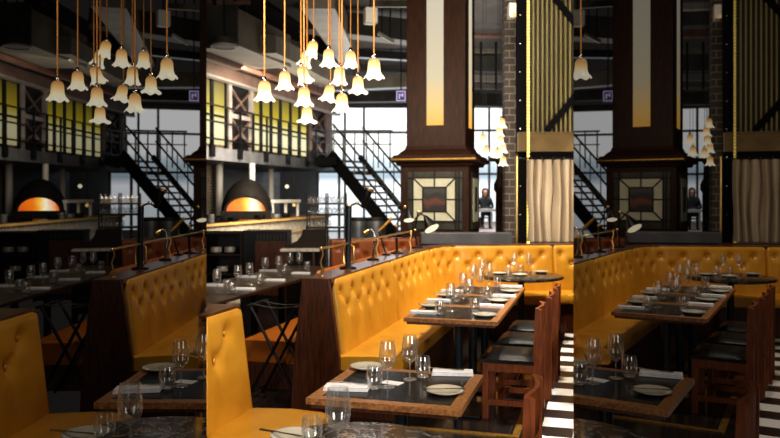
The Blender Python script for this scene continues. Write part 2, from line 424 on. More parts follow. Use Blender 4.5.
def bench(label, pts, cuts, seatcuts, cluster, ledge=True, end=True, shell=.20, ph=.1, m='leather', bays='LR', depth=.57, far_end=False, basez=.345, lo=0.0, dz=0.0):
    path = Path(pts); L = path.L[-1]
    root = thing('banquette', label, 'bench', (path.p[0].x, path.p[0].y, 0), 0, None, cluster, bays)
    root.matrix_basis = Matrix.Translation((path.p[0].x, path.p[0].y, 0))
    for i, (a, b) in enumerate(zip(cuts, cuts[1:])): tufted(path, a, b, root, ph, m=m)
    for a, b in zip(seatcuts, seatcuts[1:]): seat_part(path, a+.002, b-.002, root, m, depth, lo, dz)
    swept(path, 0, L, [(.02, .0), (depth-.06, .0), (depth-.06, basez-lo-dz), (.02, basez-lo-dz)], .1).build('plinth', 'dark_wood', root, bevel=0)
    swept(path, 0, L, [(-shell, 0), (.0, 0), (.0, .44), (-.01, TOPZ-.03), (-shell, TOPZ-.03)], .1).build('shell', 'dark_wood', root)
    if ledge: swept(path, -.0, L, [(-shell-.01, TOPZ-.025), (.012, TOPZ-.025), (.012, TOPZ+.0), (.004, TOPZ+.012), (-shell-.01, TOPZ+.012)], .1).build('ledge', 'ledge_wood', root)
    if end:
        for s_, dirn in ((0, -1),)+(((L, 1),) if far_end else ()):
            p0, n = path.at(s_); d = Vector((-n.y, n.x))*dirn
            poly = [(-shell-.01, TOPZ+.012), (.0, TOPZ+.012), (.022, .92), (.088, .45), (.092, .02), (-shell-.10, .02), (-shell-.085, .35)]
            mm = Matrix(((n.x, d.x, 0, p0.x), (n.y, d.y, 0, p0.y), (0, 0, 1, 0), (0, 0, 0, 1)))
            MB().prism(poly, .001, .045, mm).build('end_panel', 'dark_wood', root, bevel=.005)
    localize(root)
    return root, path
A0, A1 = W(-1.95, 5.24), W(-1.95, 7.95)
C0, D0, E0 = Vector((.78, 9.22)), Vector((2.07, 9.44)), Vector((3.5, 9.66))
ctrl = W(-1.95, 8.95)
main_pts = [A0.to_2d()]+bez(A1, ctrl, C0, 12)+[D0, E0]
pm = Path(main_pts)
sB = (A1-A0).length; sC = sB+Path(bez(A1, ctrl, C0, 12)).L[-1]; sD = sC+(D0-C0).length; sE = pm.L[-1]
bench('long amber tufted leather bench turning the corner behind the row of tables', main_pts, [0.05, 1.62, sB+.12, sC-.62, sD, sE], [0, 1.62, sB+.12, sC-.62, sD, sE], 'banquette')
fb_pts = [W(-1.985, 1.25), W(-1.985, 3.84)]
bench('amber leather bench end with rounded corner beside the round marble table', fb_pts, [0, 1.3, 2.59], [0, 2.59], 'near_table', end=False, ph=.25)
lb_pts = [W(-2.28, 8.6), W(-2.28, 5.84)]
bench('amber leather bench backing onto the divider behind the folding tray stand', lb_pts, [0, 1.4, 2.76], [0, 2.76], 'left_bench', ledge=False, end=False, shell=.015, lo=.07, depth=.72, dz=.055, m='leather_shaded')
db_pts = [P(330, 0, 10.6), P(420, 0, 11.0)]
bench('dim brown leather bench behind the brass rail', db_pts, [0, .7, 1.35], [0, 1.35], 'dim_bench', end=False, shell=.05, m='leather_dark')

# brass rails on the wooden ledges
def rail(label, b, a_list, cluster):
    o = W(b, a_list[0], TOPZ+.012); r = thing('brass_rail', label, 'rail', o, RZ, None, cluster)
    L = a_list[-1]-a_list[0]
    for a in a_list:
        y = a-a_list[0]
        MB().tube([(0, y, 0), (.004, y, .05), (-.012, y, .11), (.008, y, .17), (0, y, .215)], .008, 8).lathe([(.022, 0), (.02, .008), (.008, .012)], 12, (0, y, 0)).build('post', 'brass', r, smooth=True)
    MB().tube([(0, -.02, .215), (0, L+.02, .215)], .0095, 10).build('rail', 'brass', r, smooth=True)
    for y in (-.02, L+.02):
        k = MB(); k.lathe([(.0001, -.016), (.011, -.011), (.016, 0), (.011, .011), (.0001, .016)], 10, (0, y, .215)); k.build('finial', 'brass', r, smooth='all')
    return r
rail('polished brass rail on the ledge of the corner bench', -2.06, [5.36, 6.85, 8.15], 'banquette')
rail('short brass rail on the ledge of the rounded-corner bench', -2.14, [2.2, 3.55], 'near_table')

# reading lamps on the long ledge
def cone(mb, c, axis, r0, r1, L, n=16):
    q = Vector(axis).normalized().to_track_quat('Z', 'Y').to_matrix().to_4x4()
    mb.lathe([(r0*.6, -.01), (r0, 0), (r1, L)], n, c, q)
def reading_lamp(label, base, joints, axis, lit, name='reading_lamp', cl='banquette', r1=.055, Ls=.1, post='black_gloss', pr=.013):
    b0 = Vector(base); r = thing(name, label, 'lamp', b0, 0, None, cl)
    k = MB(); k.capok = True; k.lathe([(.072, 0), (.07, .012), (.03, .02), (.014, .034)], 20).build('base', 'black_metal', r, smooth=True)
    pts = [Vector(j)-b0 for j in joints]
    MB().tube([Vector((0, 0, .02))]+[pts[0]], pr, 12).build('post', post, r, smooth=True)
    for a, b in zip(pts, pts[1:]): MB().tube([a, b], .008, 8).build('arm', 'black_metal', r, smooth=True)
    for a in pts[:-1]: MB().lathe([(.0001, -.018), (.014, -.012), (.018, 0), (.014, .012), (.0001, .018)], 10, a).build('joint', 'brass', r, smooth='all')
    k = MB(); cone(k, pts[-1], axis, .02, r1, Ls); sh = k.build('shade', 'black_metal', r, smooth=True)
    ax = Vector(axis).normalized(); q = ax.to_track_quat('Z', 'Y').to_matrix().to_4x4()
    if lit:
        k = MB(); k.capok = True; k.lathe([(r1*.93, 0), (r1*.9, .004)], 16, pts[-1]+ax*(Ls-.006), q).build('glowing_disc', 'disc_glow', sh, smooth=True)
    return r
def on(u, v): return G(u, v, TOPZ+.012)
b1 = on(348, 268.5); Z1 = b1.y
l1 = reading_lamp('tall black jointed reading lamp near the end of the bench ledge', b1, [P(349, 206, Z1), P(357, 203, Z1+.03), P(363, 207, Z1+.05)], (.3, .08, .95), False, r1=.04, Ls=.15, post='blue_black', pr=.024)
TOPS[-1] = (l1, 'banquette', 'L')
for du in (-5, 5):
    q = P(348.5+du, 262, Z1)-b1; q2 = P(348.5+du, 247, Z1)-b1; m_ = P(348.5+du*.3, 244, Z1)-b1; m2 = P(348.5+du*.3, 265, Z1)-b1
    MB().tube([m2, q, q2, m_], .009, 8).build('brass_loop', 'brass', l1, smooth=True)
k = MB(); cone(k, P(369, 191, Z1+.06)-b1, (.3, .08, .95), .038, .042, .02); k.build('brass_ring', 'brass', l1, smooth=True)
b2 = on(373, 260); Z2 = b2.y
o2 = thing('gooseneck_lamp', 'pale hooked gooseneck lamp on the ledge beside the tall black lamp', 'lamp', b2, 0, None, 'banquette')
k = MB(); k.capok = True; k.lathe([(.06, 0), (.058, .012), (.016, .024)], 16).build('base', 'black_metal', o2, smooth=True)
gp = [Vector((0, 0, .02))]+[P(u, v, Z2)-b2 for u, v in ((374.5, 246), (374.8, 238), (373.5, 231.5), (371, 229.2), (368.5, 230))]
MB().tube(gp, .011, 10).build('neck', 'chrome', o2, smooth=True)
k = MB(); cone(k, gp[-1], (-.6, -.1, -.5), .014, .03, .05); k.build('shade', 'brass', o2, smooth=True)
def aimed(u, v, Z, ax, L): return P(u, v, Z)-Vector(ax).normalized()*L
b3 = on(397, 253.5); Z3 = b3.y; ax3 = (.08, -.42, -.9)
reading_lamp('small black reading lamp with glowing oval beside the column base', b3, [P(396, 226, Z3), P(405, 207, Z3), aimed(409, 220.5, Z3, ax3, .12)], ax3, True, r1=.062, Ls=.12)
b4 = on(417, 248); Z4 = b4.y; ax4 = (.42, -.45, -.79)
reading_lamp('black reading lamp with large glowing oval by the rail end', b4, [P(415, 230, Z4), P(418, 212, Z4), aimed(432, 229, Z4, ax4, .19)], ax4, True, r1=.098, Ls=.19)
b5 = on(386, 255); Z5 = b5.y
o5 = thing('rod_lamp', 'slanted rod lamp with a speckled gold tube behind the rail', 'lamp', b5, 0, None, 'banquette')
k = MB(); k.capok = True; k.lathe([(.05, 0), (.048, .012), (.014, .02)], 16).build('base', 'black_metal', o5, smooth=True)
MB().tube([(0, 0, .02), P(379, 232, Z5)-b5], .008, 8).build('post', 'black_metal', o5, smooth=True)
MB().tube([P(379, 231, Z5)-b5, P(392, 218, Z5)-b5], .018, 10).build('gold_tube', 'brass_old', o5, smooth=True)

# ------------------------------------------------------------------ tables
def frame_table(label, b0, b1, a0, a1, cluster, group=None):
    t = thing('dining_table', label, 'table', W((b0+b1)/2, (a0+a1)/2), RZ, group, cluster)
    w, d = (b1-b0)/2, (a1-a0)/2; e = .055
    fr = MB()
    fr.prism([(-w, -d), (w, -d), (w-e, -d+e), (-w+e, -d+e)], .722, .75, ax='z'); fr.prism([(w, -d), (w, d), (w-e, d-e), (w-e, -d+e)], .722, .75, ax='z')
    fr.prism([(w, d), (-w, d), (-w+e, d-e), (w-e, d-e)], .722, .75, ax='z'); fr.prism([(-w, d), (-w, -d), (-w+e, -d+e), (-w+e, d-e)], .722, .75, ax='z')
    fr.build('edge_frame', 'oak', t)
    Bx(-w+e, w-e, -d+e, d-e, .724, .7495).build('inlay', 'inlay', t)
    Bx(-w+.02, w-.02, -d+.02, d-.02, .702, .722).build('under_board', 'dark_wood', t)
    k = MB(); k.capok = True; k.lathe([(.036, .02), (.036, .702)], 16).build('pedestal', 'blue_black', t, smooth=True)
    Bx(-.2, .2, -.2, .2, 0, .02).build('base_plate', 'black_metal', t, bevel=.006)
    return t
frame_table('square oak-edged table with black top in front of the chairs', -1.265, -.562, 3.09, 3.735, 'front_table')
for i, lab in enumerate(('oak-edged table, first of the joined row by the bench', 'oak-edged table in the middle of the joined row by the bench', 'oak-edged table of the joined row next to the round table')):
    frame_table(lab, -1.395, -.70, 5.305+i*.69, 5.305+i*.69+.688, 'banquette', 'joined tables beside the long bench')
def round_table(label, loc, r, top, cluster):
    t = thing('round_table', label, 'table', loc, 0, None, cluster)
    k = MB(); k.capok = True; k.lathe([(r-.03, .715), (r-.006, .722), (r, .735), (r-.004, .746), (r-.012, .75)], 64).build('tabletop', top, t, smooth=True)
    k = MB(); k.capok = True; k.lathe([(.04, .02), (.036, .7), (.1, .714)], 16).build('pedestal', 'black_metal', t, smooth=True)
    k = MB(); k.capok = True; k.lathe([(.24, 0), (.235, .012), (.05, .03)], 24).build('base_plate', 'black_metal', t, smooth=True)
    return t
NT = Vector((-.124, 2.6, 0)); RT = Vector(((521-390)/F*8.4, 8.4, 0))
round_table('round dark marble table with white veins at the rounded-corner bench', NT, .38, 'marble_dark', 'near_table')
round_table('round black stone table standing in the corner of the bench', RT, .475, 'marble_black', 'banquette')
for i in range(5):
    ords = ('first', 'second', 'third', 'fourth', 'fifth')[i]
    t = thing('dining_table', f'brown table, {ords} of the long row behind tray stand', 'table', W(-3.50, 5.75+i*.69), RZ, 'long table row by the kitchen', 'left_table')
    Bx(-.38, .38, -.343, .343, .72, .75).build('tabletop', 'table_brown', t, bevel=.006)
    k = MB(); k.capok = True; k.lathe([(.036, .02), (.036, .72)], 12).build('pedestal', 'black_metal', t, smooth=True)
    Bx(-.2, .2, -.2, .2, 0, .02).build('base_plate', 'black_metal', t, bevel=.006)

# ------------------------------------------------------------------ glasses, plates, napkins, cutlery
HIDE = Vector((0, 0, 0)); PROTO = {}
def proto(name, cat, parts):
    o = bpy.data.objects.new(name, None); o['category'] = cat; CC.objects.link(o); o.empty_display_size = .05
    for pn, mb, m, sm in parts: mb.build(pn, m, o, smooth=sm)
    PROTO[name] = o; return o
USED = set()
def put(name, label, loc, rz=0.0, group=None, cluster=None, bays='LR'):
    src = PROTO[name]
    if name not in USED:
        USED.add(name); src.location = loc; src.rotation_euler = (0, 0, rz); src['label'] = label
        if group: src['group'] = group
        return reg(src, cluster, bays)
    return clone(src, label, loc, rz, group, cluster, bays)
gb = [(.004, .086), (.014, .089), (.027, .1), (.036, .118), (.0395, .138), (.039, .16), (.0355, .19), (.032, .218)]
foot = MB(); foot.capok = True
proto('wine_glass', 'wine glass', [('bowl', MB().lathe(gb, 24), 'glass', 'all'), ('stem', MB().lathe([(.0042, .006), (.0036, .05), (.0042, .087)], 10), 'glass', 'all'),
      ('foot', foot.lathe([(.035, 0), (.035, .002), (.02, .0045), (.004, .008)], 24), 'glass', 'all')])
tb = MB(); tb.lathe([(.0005, .006), (.02, .005), (.028, .008), (.037, .03), (.0395, .055), (.037, .085), (.0335, .105)], 24)
proto('tumbler', 'glass tumbler', [('bowl', tb, 'glass', 'all'), ('thick_base', MB().lathe([(.0001, 0), (.026, 0), (.029, .004), (.027, .007), (.0001, .006)], 24), 'glass', 'all')])
def plate(r): return MB().lathe([(.0001, .004), (r*.55, .004), (r*.62, .006), (r*.95, .017), (r, .0185), (r*.99, .015), (r*.64, .0), (.0001, 0)], 36)
proto('side_plate', 'plate', [('dish', plate(.087), 'white_cer', 'all')])
nk = MB()
nap = MB().box(-.105, .105, -.04, .04, 0, .007).box(-.103, .102, -.0385, .039, .007, .014).box(-.1, .103, -.037, .038, .014, .021)
PROTO_N = nap
o = nap.build('napkin', 'napkin', None, bevel=.002); o['category'] = 'napkin'; PROTO['napkin'] = o
fk = MB().bar((-.1, 0, .004), (.03, 0, .003), .007, .003).box(.03, .055, -.011, .011, .002, .005)
for y in (-.009, -.003, .003, .009): fk.bar((.055, y, .0035), (.092, y, .005), .003, .002)
o = fk.build('fork', 'chrome', None); o['category'] = 'fork'; PROTO['fork'] = o
kf = MB().bar((-.1, 0, .004), (-.01, 0, .004), .009, .005).prism([(-.01, -.005), (.095, -.009), (.105, .0), (.09, .006), (-.01, .005)], .003, .005, ax='z')
o = kf.build('knife', 'chrome', None); o['category'] = 'knife'; PROTO['knife'] = o
TZ = .75
def gt(u, v, z=TZ): p = G(u, v, z); return Vector((p.x, p.y, z))
# the square front table
put('wine_glass', 'tall wine glass at the centre of the square front table', gt(387.5, 387), 0, None, 'front_table')
put('wine_glass', 'wine glass beside the stemless glass on the square front table', gt(409.8, 379.5), 0, None, 'front_table')
put('tumbler', 'clear tumbler beside the folded napkin with fork on the square table', gt(374.5, 388.5), 0, None, 'front_table')
put('tumbler', 'stemless glass beside the far napkin on the square table', gt(422.7, 377), 0, None, 'front_table')
put('side_plate', 'pale side plate on the square table corner nearest the bench', gt(366.5, 368.5), 0, None, 'front_table')
put('side_plate', 'pale side plate carrying a knife on the square table', gt(445, 393), 0, None, 'front_table')
put('napkin', 'folded white napkin with fork beside the square table tumbler', gt(346.5, 389.5), -.12, None, 'front_table')
put('fork', 'fork on the folded napkin beside the square table tumbler', gt(349, 387.5)+Vector((0, 0, .021)), -.35, None, 'front_table')
put('napkin', 'folded white napkin with fork beside the stemless glass', gt(452.5, 374.5), -.08, None, 'front_table')
put('fork', 'fork on the folded napkin beside the stemless glass', gt(446, 373.5)+Vector((0, 0, .021)), -.3, None, 'front_table')
put('knife', 'knife lying across the side plate on the square table', gt(443, 393.5)+Vector((0, 0, .0185)), .05, None, 'front_table')
cd = Bx(-.05, .05, -.032, .032, 0, .002).build('place_card', 'napkin'); tag(cd, 'small white card between the glasses on the square front table', 'card', None, 'front_table', loc=gt(392, 383), rz=-.5)
# the near marble table
put('wine_glass', 'large wine glass on the round marble table', Vector((-52/F*2.56, 2.56, TZ)), 0, None, 'near_table').scale = (1.12, 1.12, 1.12)
put('tumbler', 'tumbler between plate and wine glass on the round marble table', Vector((-78/F*2.69, 2.69, TZ)), 0, None, 'near_table')
put('side_plate', 'pale plate with a knife on the round marble table', Vector((-96.5/F*2.765, 2.765, TZ)), 0, None, 'near_table')
put('knife', 'knife resting on the plate of the round marble table', Vector((-108/F*2.76, 2.76, TZ+.019)), -.45, None, 'near_table')
# the joined middle tables
ORD = ('first', 'second', 'third', 'fourth', 'fifth', 'sixth', 'seventh', 'eighth', 'ninth', 'tenth', 'eleventh', 'twelfth', 'thirteenth', 'fourteenth', 'fifteenth')
mid_w = [(450.5, 311), (469, 305), (463, 297.5), (480, 292), (473, 286.5), (489, 284), (482, 279.5)]
mid_t = [(440, 314), (475, 311.5), (457, 301), (487, 298), (468, 290.5), (497, 287)]
for i, (u, v) in enumerate(mid_w): put('wine_glass', f'wine glass on joined row beside the bench, {ORD[i]} from front', gt(u, v), 0, 'wine glasses on the joined row', 'banquette')
for i, (u, v) in enumerate(mid_t): put('tumbler', f'tumbler on joined row beside the bench, {ORD[i]} from front', gt(u, v), 0, 'tumblers on the joined row', 'banquette')
mid_n = [(423.5, 313.5), (438.5, 301.5), (452, 292), (491, 307), (504, 297), (511.5, 287.5)]
for i, (u, v) in enumerate(mid_n):
    side = 'bench side' if i < 3 else 'chair side'
    put('napkin', f'folded white napkin on the {side} of joined row, {ORD[i % 3]} from front', gt(u, v), -.25, 'napkins on the joined row', 'banquette')
mid_p = [(430, 306.5), (445, 296), (485, 316), (499, 301.5), (511, 292)]
for i, (u, v) in enumerate(mid_p):
    side = 'bench side' if i < 2 else 'chair side'
    put('side_plate', f'pale plate on the {side} of joined row, {ORD[i if i < 2 else i-2]} from front', gt(u, v), 0, 'plates on the joined row', 'banquette')
    put('knife', f'knife on the {side} plate of joined row, {ORD[i if i < 2 else i-2]} from front', gt(u, v)+Vector((0, 0, .019)), .1, 'knives on the joined row', 'banquette')
# round table in the corner
for i, (u, v) in enumerate([(514, 272), (528.5, 271.5)]): put('wine_glass', ('wine glass on the black round table nearer the column', 'wine glass on the black round table nearer the curtain')[i], gt(u, v), 0, None, 'banquette')
put('tumbler', 'tumbler between the wine glasses on the black round table', gt(520.5, 274), 0, None, 'banquette')
put('tumbler', 'tumbler at the bench edge of the black round table', gt(508, 273.5), 0, None, 'banquette')
put('side_plate', 'pale plate in the middle of the black round table', gt(520, 275.5), 0, None, 'banquette')
put('side_plate', 'pale plate on the black round table near the seam of bench', gt(541, 272.5), 0, None, 'banquette')
put('side_plate', 'pale plate on the black round table near the joined tables', gt(499.5, 274), 0, None, 'banquette')
# the long row on the kitchen side
lw = [(217, 292.5), (238, 287.5), (249.6, 284.5), (265, 277), (278.7, 275), (290, 270.5), (299.5, 270.2)]
lt = [(227, 290), (232, 293.5), (260, 284), (285, 272.5), (307, 270)]
ln = [(213, 286), (244, 290), (246.6, 277.5), (275, 281), (268, 271.5), (301, 274)]
for i, (u, v) in enumerate(lw): put('wine_glass', f'wine glass on long row behind tray stand, {ORD[i]} from near end', gt(u, v), 0, 'wine glasses on the long row', 'left_table')
for i, (u, v) in enumerate(lt): put('tumbler', f'tumbler on long row behind tray stand, {ORD[i]} from near end', gt(u, v), 0, 'tumblers on the long row', 'left_table')
for i, (u, v) in enumerate(ln): put('napkin', f'white napkin on long row behind tray stand, {ORD[i]} from near end', gt(u, v), -.2, 'napkins on the long row', 'left_table')

# ------------------------------------------------------------------ chairs (x = towards the back, y = across)
def chair(label, b, a, cluster, bays='LR', d=.43, w=.42):
    t = thing('dining_chair', label, 'chair', W(b+d/2, a+w/2), RZ, 'dark-seated wooden chairs along the tables', cluster, bays)
    x0, x1, y0, y1, L = -d/2, d/2, -w/2, w/2, .046
    for y in (y0, y1-L): Bx(x0, x0+L, y, y+L, 0, .42).build('front_leg', 'chair_wood', t, bevel=.003)
    for y in (y0, y1-L):
        k = MB(); poly = [(x1-.06, 0), (x1, 0), (x1+.002, .45), (x1+.006, .825), (x1-.042, .835), (x1-.06, .45)]
        k.prism(poly, y, y+L*.85).build('back_post', 'chair_wood', t, bevel=.003)
    for y in (y0+.006, y1-.036): Bx(x0+L, x1-.06, y, y+.03, .355, .42).build('side_rail', 'chair_wood', t)
    for x in (x0+.006, x1-.05): Bx(x, x+.03, y0+L, y1-L, .355, .42).build('end_rail', 'chair_wood', t)
    for y in (y0+.008, y1-.033): Bx(x0+L, x1-.06, y, y+.025, .105, .145).build('stretcher', 'chair_wood', t)
    Bx(-.1, -.075, y0+.033, y1-.033, .11, .14).build('cross_stretcher', 'chair_wood', t)
    k = MB(); n = 10; g = []
    for i in range(n+1):
        for j in range(n+1):
            fx, fy = i/n, j/n; e = min(fx, 1-fx, fy, 1-fy)
            g.append((x0-.012+fx*(d-.05+.012), y0-.01+fy*(w+.02), .445+.035*min(1, (e*6))**.5))
    k.add(g, [(i*(n+1)+j, (i+1)*(n+1)+j, (i+1)*(n+1)+j+1, i*(n+1)+j+1) for i in range(n) for j in range(n)])
    k.box(x0-.012, x1-.05, y0-.01, y1+.01, .42, .446)
    k.build('seat', 'black_leather', t, smooth=True)
    k = MB(); n = 12; inn = []; out = []
    for i in range(n+1):                                # curved back rail, hollow towards the sitter
        f_ = i/n; y = y0+.03+f_*(w-.06); c = .03*math.sin(math.pi*f_)
        for z, dx in ((.64, -.004), (.835, .0)):
            inn.append((x1-.034+dx+c-.008, y, z)); out.append((x1-.034+dx+c+.012, y, z))
    vs = inn+out; o_ = len(inn); fs = []
    for i in range(n):
        q = i*2
        fs += [(q, q+2, q+3, q+1), (o_+q, o_+q+1, o_+q+3, o_+q+2), (q+1, q+3, o_+q+3, o_+q+1), (q, o_+q, o_+q+2, q+2)]
    fs += [(0, 1, o_+1, o_), (2*n, o_+2*n, o_+2*n+1, 2*n+1)]
    k.add(vs, fs).build('back_rail', 'chair_wood', t, smooth=True)
    return t
chair('wooden chair with black seat drawn up nearest on the joined tables', -.835, 5.47, 'banquette')
chair('wooden chair with black seat, second along the joined tables', -.80, 6.1, 'banquette')
chair('wooden chair with black seat, third along the joined tables', -.78, 6.72, 'banquette')
chair('wooden chair at the square front table, showing only its back', -.685, 3.06, 'front_table')

# ------------------------------------------------------------------ folding tray stand
ts = thing('tray_stand', 'black folding tray stand with crossed legs beside the amber bench', 'stand', W(-2.51, 5.43), RZ, None, 'tray_stand')
for y in (.0, .30):
    MB().tube([(-.23, y, .0), (-.19, y, .06), (.16, y, .70), (.2, y, .76)], .0125, 10).build('leg', 'black_metal', ts, smooth=True)
    MB().tube([(.22, y+.03, .0), (.19, y+.03, .06), (-.17, y+.03, .70), (-.21, y+.03, .76)], .0125, 10).build('leg', 'black_metal', ts, smooth=True)
for x in (-.21, .2): MB().tube([(x, -.03, .765), (x, .36, .765)], .0125, 10).build('top_bar', 'black_metal', ts, smooth=True)
for x in (-.19, .19): MB().tube([(x, -.01, .07), (x, .34, .07)], .009, 8).build('cross_bar', 'black_metal', ts, smooth=True)
for y in (.05, .23):
    k = MB(); pts = [(-.22, .778), (-.1, .755), (0, .748), (.1, .755), (.22, .778)]
    for (xa, za), (xb, zb) in zip(pts, pts[1:]): k.add([(xa, y, za), (xb, y, zb), (xb, y+.05, zb), (xa, y+.05, za)], [(0, 1, 2, 3)])
    k.build('strap', 'black_leather', ts)

# ------------------------------------------------------------------ flower pendant lamps
def lamp_parts(root, cordlen, tilt=0, phase=0, flare=1.0, cr=.0062, cm='cord'):
    def wave(r, z, t):
        w = max(0, (.045-z)/.045); 
        return r*(1+.10*w*math.sin(6*t+phase)), z+.010*w*math.cos(6*t+phase)
    prof = [(.076*flare, .004), (.069*flare, .016), (.057, .034), (.049, .06), (.047, .095), (.045, .12), (.038, .138), (.026, .150), (.014, .153)]
    mt = Matrix.Translation((0, 0, .15)) @ Matrix.Rotation(tilt, 4, 'Y') @ Matrix.Translation((0, 0, -.15))
    k = MB(); k.lathe(prof, 36, (0, 0, 0), mt, wave); k.build('glass_shade', 'lamp_glow', root, smooth='all')
    k = MB(); k.capok = True; k.lathe([(.017, .148), (.02, .16), (.017, .178), (.008, .186)], 14).build('cap', 'chrome', root, smooth=True)
    MB().tube([(0, 0, .186), (0, 0, cordlen)], cr, 6).build('cord', cm, root, smooth=True)
lamps = [(264.5, 79, 101, 0, 1, 'flower lamp hanging alone nearest the yellow mezzanine windows'), (284.7, 70, 89.5, 0, 1, 'ruffled flower lamp, second along from the lone one'),
 (301, 65.5, 84, -.3, 1, 'flower lamp overlapping its neighbours in the thick of cluster'), (307.5, 50, 67, .25, 1, 'tilted flower lamp under the topmost one'),
 (313.8, 40, 57.5, .2, .8, 'topmost flower lamp of the hanging cluster'), (328.6, 48, 66.5, 0, 1, 'straight bell lamp with flat rim high in the cluster'),
 (350.7, 50, 67.5, 0, .9, 'bell lamp below the white emergency lamp box'), (374, 56, 78.5, 0, 1, 'long bell lamp hanging apart nearest the column'),
 (339.5, 66, 84.5, 0, .95, 'bell lamp hanging level with the ruffled ones at the cluster middle'), (358, 75, 93.5, 0, 1.15, 'wide drooping flower lamp near the window'),
 (304, 86, 106, 0, 1, 'bell lamp just above the lowest pale one'), (330.5, 84, 101.5, .2, 1.1, 'tilted cup lamp with amber crown'),
 (342, 92, 112, 0, 1.1, 'widest low lamp over the daylight window'), (307, 105.5, 123, 0, 1.3, 'lowest broad lamp over the mezzanine beam')]
for i, (u, v0, v1, tilt, fl, lab) in enumerate(lamps):
    Z = .16*F/(v1-v0)*1.02; Z = min(7.2, max(5.6, Z)); pb = P(u, v1, Z)
    r = thing('pendant_lamp', lab, 'lamp', pb, 0, 'flower shaped pendant lamps', f'lamp{i}', 'L' if u < 367 else 'LR')
    lamp_parts(r, 6.0-pb.z, tilt, i*1.3, fl)
far = [(483, 139, 'first'), (486, 151, 'second'), (502, 123, 'third'), (499.5, 131.5, 'fourth'), (500.5, 140, 'fifth'), (503, 148, 'sixth'), (497.6, 153, 'seventh'), (503, 161, 'eighth')]
for i, (u, v, od) in enumerate(far):
    Z = 11.6; pb = P(u, v+5, Z)
    r = thing('pendant_lamp', f'distant pendant lamp beyond the column, {od} towards brick pillar', 'lamp', pb, 0, 'far pendant lamps', f'far_lamp{i}', 'R')
    lamp_parts(r, 6.0-pb.z, 0, i, 1, .003, 'black_metal')

# ------------------------------------------------------------------ wooden column
Zc = 12.0
cl = P(402.5, 0, Zc); cw = 71/F*Zc
def RB(x0, x1, d0, d1, z0, z1, mb=None): return (mb or MB()).box(x0, x1, d0, d1, z0, z1)
col = thing('column', 'square dark wood column with glowing strip and stained glass base', 'column', (cl.x, Zc, 0), RZ, None, 'column')
zz = lambda v: H-(v-CY)/F*Zc
sx0, sx1 = 2.5/F*Zc, 62.5/F*Zc
Bx(sx0, sx1, .1, 1.0, zz(150), 6.0).build('shaft', 'column_wood', col, bevel=.01)
pr = [(0.08, zz(146)), (.06, zz(149.5)), (.0, zz(152.5)), (-.03, zz(155)), (-.09, zz(155.6)), (-.10, zz(157.5)), (-.13, zz(158)), (-.13, zz(162)), (-.06, zz(163)), (-.04, zz(166))]
k = MB(); vs = []; fs = []
for e, z in pr:
    vs += [(e-.04, e, z), (cw-.05-e, e, z), (cw-.05-e, 1.1-e, z), (e-.04, 1.1-e, z)]
for i in range(len(pr)-1):
    for j in range(4): fs.append((i*4+j, i*4+(j+1) % 4, i*4+4+(j+1) % 4, i*4+4+j))
fs += [(0, 1, 2, 3), tuple(len(pr)*4-4+j for j in range(4))]
k.add(vs, fs).build('cornice', 'column_wood', col)
Bx(-.16, cw+.07, -.155, -.12, zz(161), zz(158.7)).build('bead', 'brass_old', col, bevel=.01)
Bx(-.04, cw-.07, .02, 1.08, 0, zz(165)).build('plinth', 'column_wood', col, bevel=.01)
Bx((426-402.5)/F*Zc, (443-402.5)/F*Zc, .085, .1, zz(125.5), 5.9).build('light_panel', 'panel_glow', col)
Bx(sx1, sx1+.012, .42, .66, zz(127), 5.9).build('side_light_panel', 'panel_glow', col)
# stained glass front: dark border, cream panes, picture
X = lambda u: (u-402.5)/F*Zc
sg = Bx(X(408), X(463), 0.0, .02, zz(229), zz(172)).build('stained_glass', 'stain_dark', col)
k = MB(); a0, a1, c0, c1 = X(413.5), X(456.5), zz(221), zz(178); i0, i1, j0, j1 = X(423.5), X(447), zz(211.5), zz(187.5)
for (x0, x1, z0, z1) in ((a0, a1, c0, j0), (a0, a1, j1, c1), (a0, i0, j0, j1), (i1, a1, j0, j1)): k.box(x0, x1, -.012, 0, z0, z1)
k.build('cream_pane', 'stain_cream', sg)
Bx(i0, i1, -.01, 0, j0, j1).build('picture', 'picture_glow', sg)
k = MB(); t_ = .022
for x in (a0, i0, (i0+i1)/2, i1, a1, X(459.5)): 
    if x in ((i0+i1)/2,): k.box(x-t_/2, x+t_/2, -.02, 0, zz(229), j0).box(x-t_/2, x+t_/2, -.02, 0, j1, zz(172))
    else: k.box(x-t_/2, x+t_/2, -.02, 0, zz(229), zz(172)) if x not in (i0, i1) else k.box(x-t_/2, x+t_/2, -.02, 0, j0, j1)
for z in (c0, (c0+c1)/2, c1): k.box(X(408), i0, -.02, 0, z-t_/2, z+t_/2).box(i1, X(463), -.02, 0, z-t_/2, z+t_/2)
for z in (c0, c1, j0, j1): k.box(i0, i1, -.021, 0, z-t_/2, z+t_/2)
for (xa, za, xb, zb) in ((a0, c1, i0, j1), (a1, c1, i1, j1), (a0, c0, i0, j0), (a1, c0, i1, j0)): k.bar((xa, -.012, za), (xb, -.012, zb), t_, t_)
k.build('lead_line', 'lead', sg)
cw -= .05
sd = Bx(cw-.02, cw-.0, .25, .85, zz(229), zz(172)).build('side_stained_glass', 'stain_dark', col)
Bx(cw, cw+.008, .30, .80, zz(222), zz(178)).build('cream_pane', 'stain_cream', sd)
Bx(cw+.006, cw+.014, .44, .66, zz(212), zz(187)).build('picture', 'stain_dark', sd)

# ------------------------------------------------------------------ behind the corner bench
lwall = Bx(P(419, 0, 9.95).x, 5.2, 9.95, 10.1, 0, 1.0).build('wall_low', 'dark_wood'); struct(lwall, 'low_wall')
o = Bx(P(421, 0, 9.95).x, P(512, 0, 9.95).x, 9.9, 10.2, 1.0, 1.15).build('trim_3', 'grey_ledge', bevel=.008); struct(o, 'low_wall')
